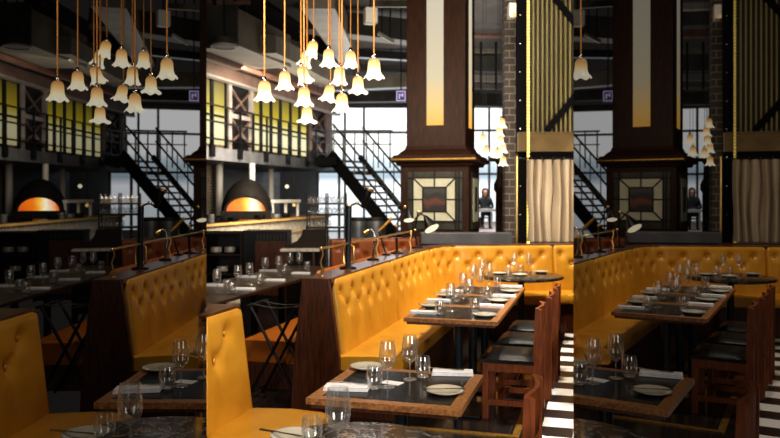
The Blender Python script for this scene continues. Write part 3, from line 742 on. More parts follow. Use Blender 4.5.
# brick pillar, riveted steel post, brass pole
Zp = 12.4
o = Bx(P(505, 0, Zp).x, P(516, 0, Zp).x, Zp, Zp+.3, 0, 6).build('brick_pillar', 'brick_pillar', bevel=.006); tag(o, 'narrow pale brick pillar beside the riveted black post', 'pillar', None, 'pillar')
Zs = 10.9
st = thing('steel_post', 'riveted black steel post edged in gold beside the glowing strip', 'post', (P(517, 0, Zs).x, Zs, 0), 0, None, 'slats')
wv = 9.5/F*Zs
Bx(0, wv, 0, .12, 0, 6).build('web', 'matte_black', st)
Bx(wv, wv+.022, -.02, .12, 0, 6).build('gold_edge', 'brass_old', st)
for i in range(12):
    z = .95+i*.42
    for x in (wv*.35,): MB().lathe([(.014, 0), (.011, .006), (.0001, .009)], 8, (x, 0, z), Matrix.Rotation(math.pi/2, 4, 'X')).build('rivet', 'chrome', st, smooth=True)
# slatted gold panel, cross beam, LED strip, curtain
sp = thing('slatted_panel', 'tall gold slatted panel above the curtain', 'panel', (P(529, 0, Zs).x, Zs-.05, 0), 0, None, 'slats')
zS = lambda v: H-(v-CY)/F*Zs
pw = 50/F*Zs
Bx(0, pw, .07, .1, zS(133), 5.9).build('backing', 'gold_dark', sp)
for i in range(11):
    x = .04+i*4.6/F*Zs
    Bx(x, x+1.8/F*Zs, 0, .07, zS(133), 5.9).build('slat', 'gold', sp)
bm_ = thing('cross_beam', 'bronze cross beam under the gold slatted panel', 'beam', (P(517, 0, Zs).x, Zs-.12, 0), 0, None, 'slats')
Bx(0, 62/F*Zs, 0, .12, zS(152), zS(133)).build('beam', 'bronze', bm_)
for z in (zS(152), zS(134)): Bx(0, 62/F*Zs, -.02, 0, z, z+.02).build('edge_strip', 'bronze', bm_)
MB().bar(P(554, -3, Zs-.065)-sp.location, P(582, 32, Zs-.065)-sp.location, .09, .03, (0, 1, 0)).build('brace', 'matte_black', sp)
MB().bar(P(546, 131, Zs-.065)-sp.location, P(582, 88, Zs-.065)-sp.location, .09, .03, (0, 1, 0)).build('brace', 'matte_black', sp)
led = thing('light_strip', 'vertical glowing yellow strip of small bulbs beside the slats', 'light strip', (P(528.2, 0, Zs-.16).x, Zs-.16, 0), 0, None, 'slats')
Bx(-.012, .012, 0, .02, .95, 5.9).build('channel', 'brass', led)
k = MB()
for i in range(100):
    z = .97+i*.0485; k.lathe([(.0001, -.02), (.018, -.012), (.022, 0), (.018, .012), (.0001, .02)], 8, (0, -.008, z))
k.build('bulbs', 'led', led)['kind'] = 'stuff'
pole = thing('brass_pole', 'slim brass pole beside the curtain', 'pole', (P(516.6, 0, 10.4).x, 10.4, .0), 0, None, 'slats')
k = MB(); k.capok = True; k.lathe([(.017, .0), (.017, zS(158))], 10).build('tube', 'brass', pole, smooth=True)
MB().lathe([(.0001, -.03), (.024, 0), (.0001, .03)], 10, (0, 0, zS(157))).build('finial', 'brass', pole, smooth=True)
cu = thing('curtain', 'pleated cream curtain on a dark rod below the bronze beam', 'curtain', (P(528, 0, 10.45).x, 10.45, 1.0), 0, None, 'slats')
n = 140; k = MB(); vs = []; fs = []
Lc = 52/F*10.45; zt = (H-(160-CY)/F*10.45)-1.0
for i in range(n+1):
    x = Lc*i/n
    for j in range(13):
        f_ = j/12; dph = .35*math.sin(j*.5)
        y = .07-.15*abs(math.sin(x*27+dph*.5+.6*math.sin(x*9)))**.6*(.75+.25*(1-f_))+.02*math.sin(x*67+1+f_*.8)*(1-.5*f_)
        vs.append((x+.01*math.sin(f_*6+x*11), y, .005+zt*f_))
for i in range(n):
    for j in range(12): fs.append((i*13+j, i*13+j+1, (i+1)*13+j+1, (i+1)*13+j))
k.add(vs, fs).build('cloth', 'curtain', cu, smooth='all')
MB().tube([(-.15, 0, zt+.02), (Lc+.1, 0, zt+.02)], .012, 8).build('rod', 'black_metal', cu, smooth=True)
for i in range(5): MB().tube([(.04+i*.155, 0, zt-.01), (.04+i*.155, -.02, zt+.025), (.04+i*.155, 0, zt+.04)], .006, 6).build('ring', 'brass', cu, smooth=True)
zb = P(514, 8, 10.6)
eb = thing('emergency_lamp', 'white box lamp fixed high on the black steel post', 'lamp', (zb.x, 10.80, zb.z), 0, None, 'slats')
Bx(-.055, .055, -.1, .1, -.11, .11).build('case', 'white_plastic', eb, bevel=.02); Bx(.0, .05, -.11, -.1, -.1, -.05).build('indicator', 'warm_spot', eb)

# ------------------------------------------------------------------ mezzanine side: facade, windows, kitchen
FB = -8.18
zf = lambda u, v, b=FB: H-(v-CY)/F*W(b, aof(u, b)).y
mez = thing('mezzanine_floor', 'grey steel mezzanine edge with black brackets above the kitchen', 'mezzanine', W(FB, 12), RZ, None, 'mezzanine')
Bx(-3.8, 0, 0, 10.6, 2.43, 2.72).build('slab', 'slab_steel', mez, bevel=.01)
for u in (211, 239, 265, 287, 306, 324):
    y = aof(u, FB)-12; Bx(0, .06, y-.09, y+.09, 2.5, 2.76).build('bracket', 'black_metal', mez)
fw = Bx(-.35, -.15, 0, 10.6, 2.72, 6.0).build('wall_upper', 'plum_steel'); struct(fw, 'mezzanine', rz=RZ, loc=W(FB, 12))
spans = [(196, 204), (206.5, 214.5), (218.5, 229), (255, 263.5), (266, 273.5), (276, 283), (285.5, 293), (296, 302), (304, 310)]
for i, (u0, u1) in enumerate(spans):
    y0, y1 = aof(u0, FB)-12, aof(u1, FB)-12
    w = Bx(-.15, -.12, y0, y1, 2.80, 4.22).build(f'window_{i+3}', 'yellow')
    k = MB().box(-.12, -.09, y0, y1, 3.42, 3.47); k.box(-.12, -.08, y1, y1+.12, 2.75, 4.25); k.build('window_frame', 'black_metal', w)
    struct(w, 'mezzanine', rz=RZ, loc=W(FB, 12))
for i, (u0, u1, nm) in enumerate(((231.5, 253.5, 'plum steel frame with crossed brace between the yellow windows'), (312, 328, 'plum steel frame with crossed brace at the stair end of mezzanine'))):
    y0, y1 = aof(u0, FB)-12, aof(u1, FB)-12
    xb = thing('braced_frame', nm, 'frame', W(FB-.12, 12), RZ, None, 'mezzanine')
    Bx(0, .02, y0, y1, 2.75, 4.25).build('dark_panel', 'black_metal', xb)
    for y in (y0, y1): Bx(.02, .1, y-.07, y+.07, 2.72, 4.3).build('post', 'pale_steel' if i == 0 else 'plum_steel', xb)
    for za, zb_ in ((2.8, 3.5), (3.5, 4.2)):
        MB().bar((.05, y0, za), (.05, y1, zb_), .06, .03).build('brace', 'plum_steel', xb); MB().bar((.06, y0, zb_), (.06, y1, za), .06, .03).build('brace', 'plum_steel', xb)
    Bx(.02, .09, y0, y1, 3.46, 3.56).build('cross_rail', 'pale_steel', xb)
tb_ = Bx(-.1, .12, 0, 10.6, 4.27, 4.52).build('trim_4', 'plum_steel'); struct(tb_, 'mezzanine', rz=RZ, loc=W(FB, 12))
tb_ = Bx(-.05, .14, 0, 10.6, 4.22, 4.27).build('trim_5', 'pale_steel'); struct(tb_, 'mezzanine', rz=RZ, loc=W(FB, 12))
rl = thing('mezzanine_railing', 'black railing along the mezzanine in front of yellow windows', 'railing', W(FB+.02, 12), RZ, None, 'mezzanine')
for u in (211, 225, 239, 252, 265.5, 277, 287.5, 297, 306, 315, 324, 331):
    y = aof(u, FB)-12; Bx(0, .04, y-.025, y+.025, 2.72, 3.66).build('baluster', 'black_metal', rl)
for z in (2.9, 3.28, 3.64): Bx(.005, .035, 0, 10.4, z-.018, z+.018).build('rail', 'black_metal', rl)
# wall beneath
o = Bx(-2.6, -2.4, -1, 11.5, 0, 2.43).build('wall_kitchen', 'wall_grey'); struct(o, 'mezzanine', rz=RZ, loc=W(FB, 12))
y0, y1 = aof(196, -9.6)-12, aof(218, -9.6)-12
o = Bx(-1.5, -1.42, y0, y1, 0, 2.43).build('wall_brick', 'brick_pale'); struct(o, 'mezzanine', rz=RZ, loc=W(FB, 12))
for (u, w_, lab) in ((219.5, .09, 'white pipe by the pale brick beside the oven'), (271, .08, 'white pipe rising from the oven shelf side')):
    y = aof(u, -9.3); k = MB(); k.capok = True; o = k.lathe([(w_, 0), (w_, 2.43)], 14).build('pipe', 'white_paint', smooth=True); tag(o, lab, 'pipe', None, 'mezzanine', loc=W(-9.3, y))
# counter with brass edge
kc = thing('kitchen_counter', 'long white marble kitchen counter with brass edge under the mezzanine', 'counter', W(-7.3, 11), RZ, None, 'kitchen')
Bx(-1.6, -.03, 0, 8.6, 0, 1.04).build('body', 'marble_white', kc); Bx(-1.6, 0.04, 0, 8.6, 1.04, 1.10).build('worktop', 'ledge_wood', kc, bevel=.008)
Bx(.0, .05, 0, 8.6, 1.045, 1.10).build('brass_edge', 'gold_trim', kc)
Bx(-.03, -.005, 0, 8.6, .72, .76).build('brass_line', 'gold_trim', kc)
Bx(-.03, -.01, 0, 8.6, .2, .5).build('lower_panel', 'white_cer', kc)
# pizza oven
bo = -8.25; po = W(bo, aof(247, bo), 1.10); Zo = po.y; px = Zo/F
ov = thing('pizza_oven', 'black domed pizza oven with orange fire in its mouth', 'oven', po, 0.15, None, 'oven')
k = MB(); k.lathe([(25*px, 0), (25*px, 10*px), (23.5*px, 18*px), (19*px, 27*px), (13*px, 34*px), (6*px, 38.5*px), (.0001, 40*px)], 32).build('dome', 'oven_black', ov, smooth='all')
poly = [(18.3*px*math.cos(t), 7.5*px+13*px*math.sin(t)) for t in [math.pi*i/20 for i in range(21)]]
k = MB(); k.prism(poly, -25*px-.03, -25*px-.02).build('fire', 'fire', ov)
outer = [(21*px*math.cos(t), 6.5*px+16*px*math.sin(t)) for t in [math.pi*i/20 for i in range(21)]]
k = MB()
for (a, b), (a2, b2) in zip(zip(poly, outer), zip(poly[1:], outer[1:])):
    k.add([Vector((p_[0], y, p_[1])) for y in (-25*px-.10, -15*px) for p_ in (a, b, b2, a2)], [(0, 1, 2, 3), (4, 7, 6, 5), (0, 3, 7, 4), (1, 5, 6, 2), (0, 4, 5, 1), (3, 2, 6, 7)])
k.build('mouth_arch', 'oven_black', ov)
Bx(-24*px, 24*px, -25*px-.12, -10*px, 0, 7.5*px).build('hearth', 'oven_black', ov, bevel=.01)
k = MB(); k.capok = True; k.lathe([(3*px, .8), (3*px, 2.43-1.10)], 16, (5*px, 0, 0)).build('chimney', 'white_paint', ov, smooth=True)
# things along the counter
for i, (u, h_, r_, m_, nm, lab) in enumerate(((210, .17, .09, 'steel', 'pot', 'pale steel pot on the kitchen counter by the brick wall'), (215, .1, .11, 'pan_black', 'pot', 'small black pot on the counter beside the pale pot'),
        (222, .12, .12, 'pan_black', 'pot', 'black pan on the counter in front of the oven mouth'), (233, .09, .13, 'pan_black', 'pot', 'flat black pan below the orange fire'), (260, .1, .12, 'pan_black', 'pot', 'black pan beside the oven shelf'),
        (268, .14, .1, 'steel', 'pot', 'steel pot between oven and white shelf'), (276, .1, .12, 'steel', 'pot', 'low steel pot under the white shelf'), (286, .11, .1, 'pan_black', 'pot', 'black pot near the white shelf post'))):
    b = -7.55; t = thing(nm, lab, 'pot', W(b, aof(u, b), 1.10), RZ, 'pots along the kitchen counter', 'kitchen', 'L')
    k = MB(); k.capok = True; k.lathe([(r_*.9, 0), (r_, .02), (r_, h_), (r_*.93, h_), (r_*.9, .02)], 16).build('body', m_, t, smooth=True)
    MB().bar((r_, 0, h_*.8), (r_+.14, .05, h_*.85), .025, .015).build('handle', 'black_metal', t)
sh = thing('pass_shelf', 'white pass shelf with posts beside the pizza oven', 'shelf', W(-7.9, aof(267, -7.9), 1.10), RZ, None, 'kitchen', 'L')
ly = aof(294, -7.9)-aof(267, -7.9)
Bx(-.2, .2, 0, ly, .36, .44).build('board', 'white_paint', sh)
for y in (.05, ly*.5, ly-.05): Bx(.1, .16, y-.03, y+.03, 0, .36).build('post', 'white_paint', sh)
for j, (u, v) in enumerate(((287, 186.5), (294.5, 201), (294, 205))):
    k = MB(); rr = (.06, .05, .05)[j]; k.lathe([(.0001, -rr), (rr*.7, -rr*.7), (rr, 0), (rr*.7, rr*.7), (.0001, rr)], 12)
    Zb = W(-8.4, aof(u, -8.4)).y; bl = thing('globe_lamp', ('bright globe lamp above the pass shelf', 'warm globe lamp at the shelf end, upper of two', 'warm globe lamp at the shelf end, lower of two')[j], 'lamp', P(u, v, Zb), 0, None, f'globe{j}', 'L')
    k.build('globe', 'disc_glow' if j == 0 else 'warm_spot', bl, smooth='all'); MB().tube([(0, 0, rr*.9), (0, 0, 2.43-P(u, v, Zb).z)], .008, 6).build('cord', 'black_metal', bl)

# ------------------------------------------------------------------ glass rack and station behind the rail
Zr = 13.6
def at0(u, Z): return Vector(((u-CX)/F*Z, Z, 0))
zr = lambda v: H-(v-CY)/F*Zr
rk = thing('glass_rack', 'black rack of upturned glasses before the stair window', 'rack', at0(307, Zr), 0, None, 'rack', 'L')
rw = 38/F*Zr
for x in (0, rw*.5, rw):
    for y in (0, .4): Bx(x-.012, x+.012, y-.012, y+.012, 0, zr(193)).build('post', 'black_metal', rk)
for v in (203, 214, 227): Bx(-.02, rw+.02, -.02, .42, zr(v)-.03, zr(v)).build('shelf', 'dark_wood' if v == 203 else 'black_metal', rk)
gl2 = MB().lathe([(.033, 0), (.036, .06), (.03, .11), (.004, .125), (.004, .155), (.032, .16)], 12)
g0 = None
for j, v in enumerate((203, 214, 227)):
    for i in range(9 if j < 2 else 5):
        loc = at0(309+i*(4.2 if j < 2 else 5)+.0, Zr+.1)+Vector((0, 0, zr(v)))
        lab = f'upturned glass on the {("upper", "middle", "lower")[j]} shelf of black rack, {ORD[i]} from oven end'
        if g0 is None: g0 = tag(gl2.build('stored_glass', 'glass', smooth='all'), lab, 'glass', 'glasses stored on the rack', 'rack', 'L', loc=loc)
        else: clone(g0, lab, loc, None, 'glasses stored on the rack', 'rack', 'L')
for i, (u, r_, lab) in enumerate(((358.5, .15, 'grey steel bin behind the tall black reading lamp'), (376, .17, 'second grey steel bin, beside the column base'))):
    t = thing('steel_bin', lab, 'bin', at0(u, 13.2), 0, None, 'bins', 'L')
    k = MB(); k.capok = True; k.lathe([(r_, 0), (r_*1.04, 1.22)], 20).build('drum', 'steel', t, smooth=True)
    MB().lathe([(r_*1.05, 1.2), (r_*1.1, 1.23), (r_*1.05, 1.26), (r_*1.0, 1.24)], 20).build('rim', 'duct_dark', t, smooth=True)
zq = lambda v, Z: H-(v-CY)/F*Z
wsn = thing('waiter_station', 'dark waiter station with open shelves behind the wine glasses', 'cabinet', at0(200, 11.4), 0, None, 'station', 'L')
ww = 42/F*11.4
for x in (0, ww-.03): Bx(x, x+.03, 0, .5, 0, zq(232.5, 11.4)).build('side', 'black_wood', wsn)
for z in (.08, .42, .72, zq(233, 11.4)-.02): Bx(.03, ww-.03, 0, .5, z, z+.03).build('shelf', 'black_wood', wsn)
Bx(.03, ww-.03, .47, .5, .1, zq(233, 11.4)).build('back_board', 'black_metal', wsn)
for i, (x, z) in enumerate(((.2, .75), (.42, .75), (.3, .45))):
    k = MB(); pl = k.lathe([(.0001, 0), (.06, 0), (.09, .02), (.092, .09), (.088, .1), (.0001, .1)], 20).build('plate_stack', 'grey_cer', smooth=True)
    tag(pl, ('grey crockery on the upper shelf of dark station, by the brick', 'grey crockery on the upper shelf of dark station, by the drawers', 'grey crockery on the lower shelf of the dark station')[i], 'crockery', None, 'station', 'L', loc=at0(200, 11.4)+Vector((x, .2, z)))
cb = thing('side_cabinet', 'brown panelled cabinet with black grille beside the waiter station', 'cabinet', at0(242.5, 11.5), 0, None, 'station', 'L')
cw2 = 45/F*11.5
Bx(0, cw2, 0, .5, 0, zq(231, 11.5)).build('carcass', 'black_metal', cb)
Bx(.2, cw2-.02, -.02, 0, .1, zq(241, 11.5)).build('door', 'dark_wood', cb)
for i in range(9): Bx(.22+i*.052, .24+i*.052, -.012, 0, zq(240, 11.5), zq(234, 11.5)).build('grille_bar', 'duct_dark', cb)
cs = thing('curved_console', 'dark console with a swooping side and marble ledge beside brass rail', 'console', at0(284, 10.3), 0, None, 'console', 'L')
k = MB(); pts = [(0, 0), (42/F*10.3, 0), (42/F*10.3, zq(229, 10.3)), (19/F*10.3, zq(229.5, 10.3)), (17/F*10.3, zq(236, 10.3)), (13/F*10.3, zq(241, 10.3)), (7/F*10.3, zq(244, 10.3)), (0, zq(246, 10.3))]
k.prism(pts, 0, .06).build('side_panel', 'black_wood', cs, bevel=.004)
Bx(-.02, 37/F*10.3, -.25, 0, zq(250.5, 10.3), zq(248, 10.3)).build('marble_ledge', 'marble_white', cs, bevel=.006)
for x in (.03, .42): Bx(x, x+.03, -.22, -.19, 0, zq(250.5, 10.3)).build('ledge_leg', 'dark_wood', cs)

# ------------------------------------------------------------------ staircase
Zt = 21.0
stA = P(333, 163, Zt)
phi = math.radians(38); rdir = Vector((math.cos(phi)*1, -math.sin(phi), 0)); tdir = Vector((math.sin(phi), math.cos(phi), 0))
rise = 2.72; nst = 15; run = 2.85
sr = thing('staircase', 'open black metal staircase rising to the mezzanine', 'staircase', (stA.x, stA.y, 0), 0, None, 'stairs')
def sp_(i, w=0, dz=0): q = rdir*(run*i/nst)+tdir*w; return Vector((q.x, q.y, rise*(1-i/nst)+dz))
sw = 1.3
for w in (0, sw): MB().bar(sp_(-.6, w, -.02), sp_(nst-.1, w, -.06), .08, .34 if w == 0 else .14).build('stringer', 'matte_black', sr)
for i in range(nst):
    p0 = sp_(i+.5, .04); p1 = sp_(i+.5, sw-.04)
    MB().bar(p0, p1, .24, .05).build('tread', 'ledge_wood' if i < 4 else 'slab_steel', sr)
for w in (0, sw):
    for dz in (.95, .55): MB().tube([sp_(0, w, dz), sp_(nst-.3, w, dz)], .028, 6).build('handrail', 'black_metal', sr)
    for i in range(0, nst, 2): MB().bar(sp_(i+.2, w, 0), sp_(i+.2, w, .95), .03).build('baluster', 'black_metal', sr)
ld = thing('stair_landing', 'black railed landing between mezzanine and staircase', 'landing', (stA.x, stA.y, 0), 0, None, 'stairs')
Bx(-.5, .12, -.3, 1.7, 2.5, 2.72).build('platform', 'matte_black', ld)
Bx(-.3, 1.7, 1.62, 1.7, 3.6, 3.65).build('rail', 'black_metal', ld); Bx(-.3, 1.7, 1.62, 1.7, 3.2, 3.23).build('rail', 'black_metal', ld)
for i in range(6): Bx(-.2+i*.36, -.16+i*.36, 1.63, 1.68, 2.5, 3.6).build('baluster', 'black_metal', ld)
Bx(.02, .1, 1.62, 1.7, 0, 2.5).build('support_post', 'black_metal', ld)

# ------------------------------------------------------------------ ceiling services
def duct(name, label, p, q, w, h, m, cluster, bays='LR'):
    p, q = Vector(p), Vector(q); r = thing(name, label, 'duct' if 'duct' in name else 'pipe' if 'pipe' in name else 'beam', p, 0, None, cluster, bays)
    MB().bar((0, 0, 0), q-p, w, h).build('run', m, r, bevel=.01)
    for f_ in (.25, .75):
        c = (q-p)*f_; MB().bar(c, (c.x, c.y, 6-p.z), .02, .02).build('hanger', 'black_metal', r)
    return r
bd = RM(P(236, 0, 14.0)); 
big = thing('air_duct', 'large rectangular duct hanging above the lone flower lamp', 'duct', W(bd[0], bd[1], 4.5), RZ, None, 'ceil_a', 'L')
Bx(-1.4, 0, 0, 2.6, 0, .72).build('trunk', 'duct', big, bevel=.015)
Bx(-1.45, .05, -.05, .0, -.04, .76).build('flange', 'duct_dark', big)
for y in (.4, 2.2): Bx(-.7, -.66, y, y+.04, .72, 1.5).build('hanger', 'black_metal', big)
dl = P(224, 47, 13.0)
t = thing('ceiling_light', 'round downlight with pale rim below the large duct', 'lamp', dl, 0, None, 'ceil_a', 'L')
k = MB(); k.capok = True; k.lathe([(.2, 0), (.23, .05), (.18, .16), (.06, .2)], 24).build('housing', 'duct_dark', t, smooth=True)
MB().lathe([(.2, -.01), (.24, 0), (.24, .03), (.2, .02)], 24).build('rim', 'pale_steel', t, smooth=True)
MB().tube([(0, 0, .2), (0, 0, 6.0-dl.z)], .015, 6).build('stem', 'black_metal', t)
duct('air_duct', 'long pale duct sloping away behind the first pendant cords', P(262, 44, 15), P(330, 80, 21), .6, .38, 'duct', 'ceil_b', 'L')
duct('roof_beam', 'dark roof beam crossing above the pendant cords', P(240, 4, 15), P(345, 62, 24), .3, .5, 'black_metal', 'ceil_b', 'L')
duct('rust_pipe', 'rust coloured pipe under the roof above the mezzanine', P(190, 51, 14.2), P(345, 101, 22.5), .10, .10, 'pipe_rust', 'ceil_c', 'L')
duct('rust_pipe', 'thin rust pipe near the top corner above the duct', P(200, 8, 15), P(250, 2, 15), .10, .10, 'pipe_rust', 'ceil_c', 'L')
duct('air_duct', 'grey duct crossing behind the cord bundle', P(300, 20, 17), P(420, 34, 17.5), .55, .5, 'duct_dark', 'ceil_d')
duct('air_duct', 'pale grey duct running back above the bell lamps', P(318, -6, 13), P(352, 62, 25), .6, .5, 'duct', 'ceil_d', 'L')
duct('roof_beam', 'steel roof beam behind the bell lamps', P(290, 50, 22), P(425, 58, 22), .3, .22, 'black_metal', 'ceil_d')
duct('air_duct', 'wide grey duct low over the daylight window', P(330, 84, 26), P(425, 80, 26), .5, .5, 'duct', 'ceil_d')
duct('air_duct', 'lowest grey duct just above the daylight window', P(330, 98, 30), P(425, 97, 30), .5, .4, 'duct_dark', 'ceil_d')
duct('roof_beam', 'bright slanted strut near the white lamp box', P(378, 33, 15), P(394, 42, 15), .05, .07, 'white_paint', 'ceil_d')
duct('roof_beam', 'thin dark hanger rail beside the column top', P(372, 4, 14), P(410, 4, 14), .08, .12, 'duct', 'ceil_d')
eb2 = thing('emergency_lamp', 'white emergency lamp box hanging between pendant cords', 'lamp', P(370.5, 15.5, 12.5), .3, None, 'ceil_d')
Bx(-.11, .11, -.09, .09, -.15, .13).build('case', 'white_plastic', eb2, bevel=.03); MB().tube([(0, 0, .13), (0, 0, 6-eb2.location.z)], .015, 6).build('stem', 'black_metal', eb2)
sg2 = thing('lit_sign', 'small lit purple sign beside the column above the window', 'sign', P(401, 96, 16), 0, None, 'sign')
Bx(-.11, .11, 0, .05, -.13, .13).build('panel', 'sign_glow', sg2); k = MB(); k.box(-.05, .05, -.006, 0, .01, .03).box(-.05, -.02, -.006, 0, -.06, .05).box(.02, .05, -.006, 0, -.02, .06).box(-.1, .1, -.006, 0, .09, .11).box(-.1, .1, -.006, 0, -.11, -.09).box(-.1, -.08, -.006, 0, -.09, .09).box(.08, .1, -.006, 0, -.09, .09).build('symbol', 'sign_white', sg2)
MB().tube([(0, .02, .13), (0, .02, 6-sg2.location.z)], .012, 6).build('stem', 'black_metal', sg2)
for (va, Zd, w_, m_, lab) in ((4, 18, .18, 'pale_steel', 'pale pipe beyond the column near the ceiling'), (31, 20, .3, 'pipe_rust', 'rust coloured pipe beyond the column'), (50, 22, .16, 'duct', 'grey pipe beyond the column under the rust one'),
                         (78, 24, .22, 'pale_steel', 'pale pipe low beyond the column'), (86, 26, .2, 'duct', 'lowest grey pipe beyond the column'), (16, 19, .5, 'duct_dark', 'dark duct beyond the column'), (64, 23, .5, 'duct_dark', 'dark duct between pipes beyond the column'), (100, 30, .5, 'duct_dark', 'dark duct just above the far window')):
    duct('ceiling_pipe', lab, P(466, va, Zd), P(516, va+1, Zd), w_, w_, m_, 'ceil_e', 'R')
for u, lab in ((481, 'thin vertical hanger rod beyond the column'), (496, 'second vertical hanger rod beyond the column')):
    p = P(u, 90, 21); o = MB().tube([(0, 0, 0), (0, 0, 6-p.z)], .03, 6).build('hanger_rod', 'black_metal'); tag(o, lab, 'rod', None, 'ceil_e', 'R', loc=p)
# dark post and person at the far end
dp = thing('carved_post', 'dark turned wooden post below the distant lamps', 'post', at0(500.5, 13.0), 0, None, 'carved', 'R')
k = MB(); k.capok = True; k.lathe([(.13, 0), (.13, .3), (.09, .4), (.085, 1.7), (.12, 1.75), (.12, 1.85), (.07, 1.95), (.06, 2.2), (.1, 2.25)], 16).build('shaft', 'column_wood', dp, smooth=True)
Bx(-.2, .2, -.1, .1, 2.25, 2.31).build('crossbar', 'column_wood', dp)

def person(u, Zp_, zfl):
    o0 = at0(u, Zp_)+Vector((0, 0, zfl))
    r = thing('person', 'seated person in dark clothes behind a white table by the far window', 'person', o0, 0, None, 'person', 'R')
    J = {'pel': (0, 0, .5, .15, .12), 'bel': (0, .0, .68, .145, .11), 'chest': (0, .0, .9, .17, .115), 'neck': (0, .0, 1.06, .055, .055), 'chin': (0, -.03, 1.13, .065, .07), 'head': (0, -.02, 1.22, .088, .1), 'crown': (0, 0, 1.31, .06, .07),
         'sL': (-.17, 0, .98, .065, .065), 'eL': (-.25, -.06, .72, .048, .048), 'wL': (-.12, -.3, .66, .033, .033), 'hL': (-.06, -.36, .66, .03, .02),
         'sR': (.17, 0, .98, .065, .065), 'eR': (.25, -.06, .72, .048, .048), 'wR': (.12, -.3, .66, .033, .033), 'hR': (.06, -.36, .66, .03, .02),
         'kL': (-.13, -.42, .52, .075, .075), 'aL': (-.13, -.42, .08, .045, .045), 'fL': (-.13, -.58, .04, .04, .03), 'kR': (.13, -.42, .52, .075, .075), 'aR': (.13, -.42, .08, .045, .045), 'fR': (.13, -.58, .04, .04, .03)}
    E = [('pel', 'bel'), ('bel', 'chest'), ('chest', 'neck'), ('neck', 'chin'), ('chin', 'head'), ('head', 'crown'), ('chest', 'sL'), ('sL', 'eL'), ('eL', 'wL'), ('wL', 'hL'), ('chest', 'sR'), ('sR', 'eR'), ('eR', 'wR'), ('wR', 'hR'),
         ('pel', 'kL'), ('kL', 'aL'), ('aL', 'fL'), ('pel', 'kR'), ('kR', 'aR'), ('aR', 'fR')]
    ks = list(J)
    me = bpy.data.meshes.new('body'); me.from_pydata([J[q][:3] for q in ks], [(ks.index(a), ks.index(b)) for a, b in E], [])
    ob = bpy.data.objects.new('body', me); CC.objects.link(ob); ob.parent = r
    ob.modifiers.new('skin', 'SKIN'); ob.modifiers.new('sub', 'SUBSURF').levels = 2; ob.modifiers['sub'].render_levels = 2
    for i, q in enumerate(ks): me.skin_vertices[0].data[i].radius = J[q][3:]
    me.skin_vertices[0].data[0].use_root = True
    m, n, l, b = nt('person_body'); tc = n.new('ShaderNodeTexCoord'); sp2 = n.new('ShaderNodeSeparateXYZ'); l.new(tc.outputs['Object'], sp2.inputs[0])
    g1 = n.new('ShaderNodeMath'); g1.operation = 'GREATER_THAN'; g1.inputs[1].default_value = 1.07; l.new(sp2.outputs['Z'], g1.inputs[0])
    mx = n.new('ShaderNodeMix'); mx.data_type = 'RGBA'; mx.inputs[6].default_value = rgb(12, 12, 14); mx.inputs[7].default_value = rgb(206, 150, 122)
    l.new(g1.outputs[0], mx.inputs[0]); l.new(mx.outputs[2], b.inputs['Base Color'])
    me.materials.append(m)
    k = MB(); hp = [(.11, .92), (.115, 1.02), (.105, 1.12), (.112, 1.16), (.115, 1.24), (.1, 1.31), (.06, 1.355), (.0001, 1.365)]
    nn = 24; vs = []; fs = []
    for rr, z in hp:
        for i in range(nn):
            t_ = 2*math.pi*i/nn; front = max(0, -math.sin(t_)); q = rr*(1-.42*front*(1 if z < 1.29 else .2)); vs.append((q*math.cos(t_)*.95, .015+q*math.sin(t_), z))
    for i in range(len(hp)-1):
        for j in range(nn): fs.append((i*nn+j, i*nn+(j+1) % nn, (i+1)*nn+(j+1) % nn, (i+1)*nn+j))
    k.add(vs, fs).build('hair', 'hair', r, smooth='all')
    for sx in (-1, 1):
        MB().lathe([(.0001, -.012), (.012, 0), (.0001, .012)], 8, (sx*.032, -.112, 1.225)).build('eye', 'hair', r)
    MB().prism([(-.014, 1.175), (.014, 1.175), (0, 1.22)], -.14, -.1).build('nose', 'skin', r)
    Bx(-.024, .024, -.108, -.1, 1.148, 1.156).build('mouth', 'leather_dark', r)
    return r
person(485, 27, .45).scale = (1.12, 1.12, 1.08)
ch = thing('stool', 'plain dark stool under the seated person', 'stool', at0(485, 27)+Vector((0, 0, .45)), 0, None, 'person', 'R')
Bx(-.22, .22, -.2, .22, .36, .4).build('seat', 'dark_wood', ch)
for x in (-.2, .16):
    for y in (-.18, .18): Bx(x, x+.04, y, y+.04, 0, .36).build('leg', 'dark_wood', ch)
tw = thing('white_table', 'white table in front of the seated person', 'table', at0(483, 26.2)+Vector((0, 0, .45)), .5, None, 'person', 'R')
Bx(-.6, .4, -.25, .25, .62, .72).build('tabletop', 'white_paint', tw)
for x in (-.5, .35): Bx(x, x+.04, -.02, .02, 0, .66).build('leg', 'white_paint', tw)

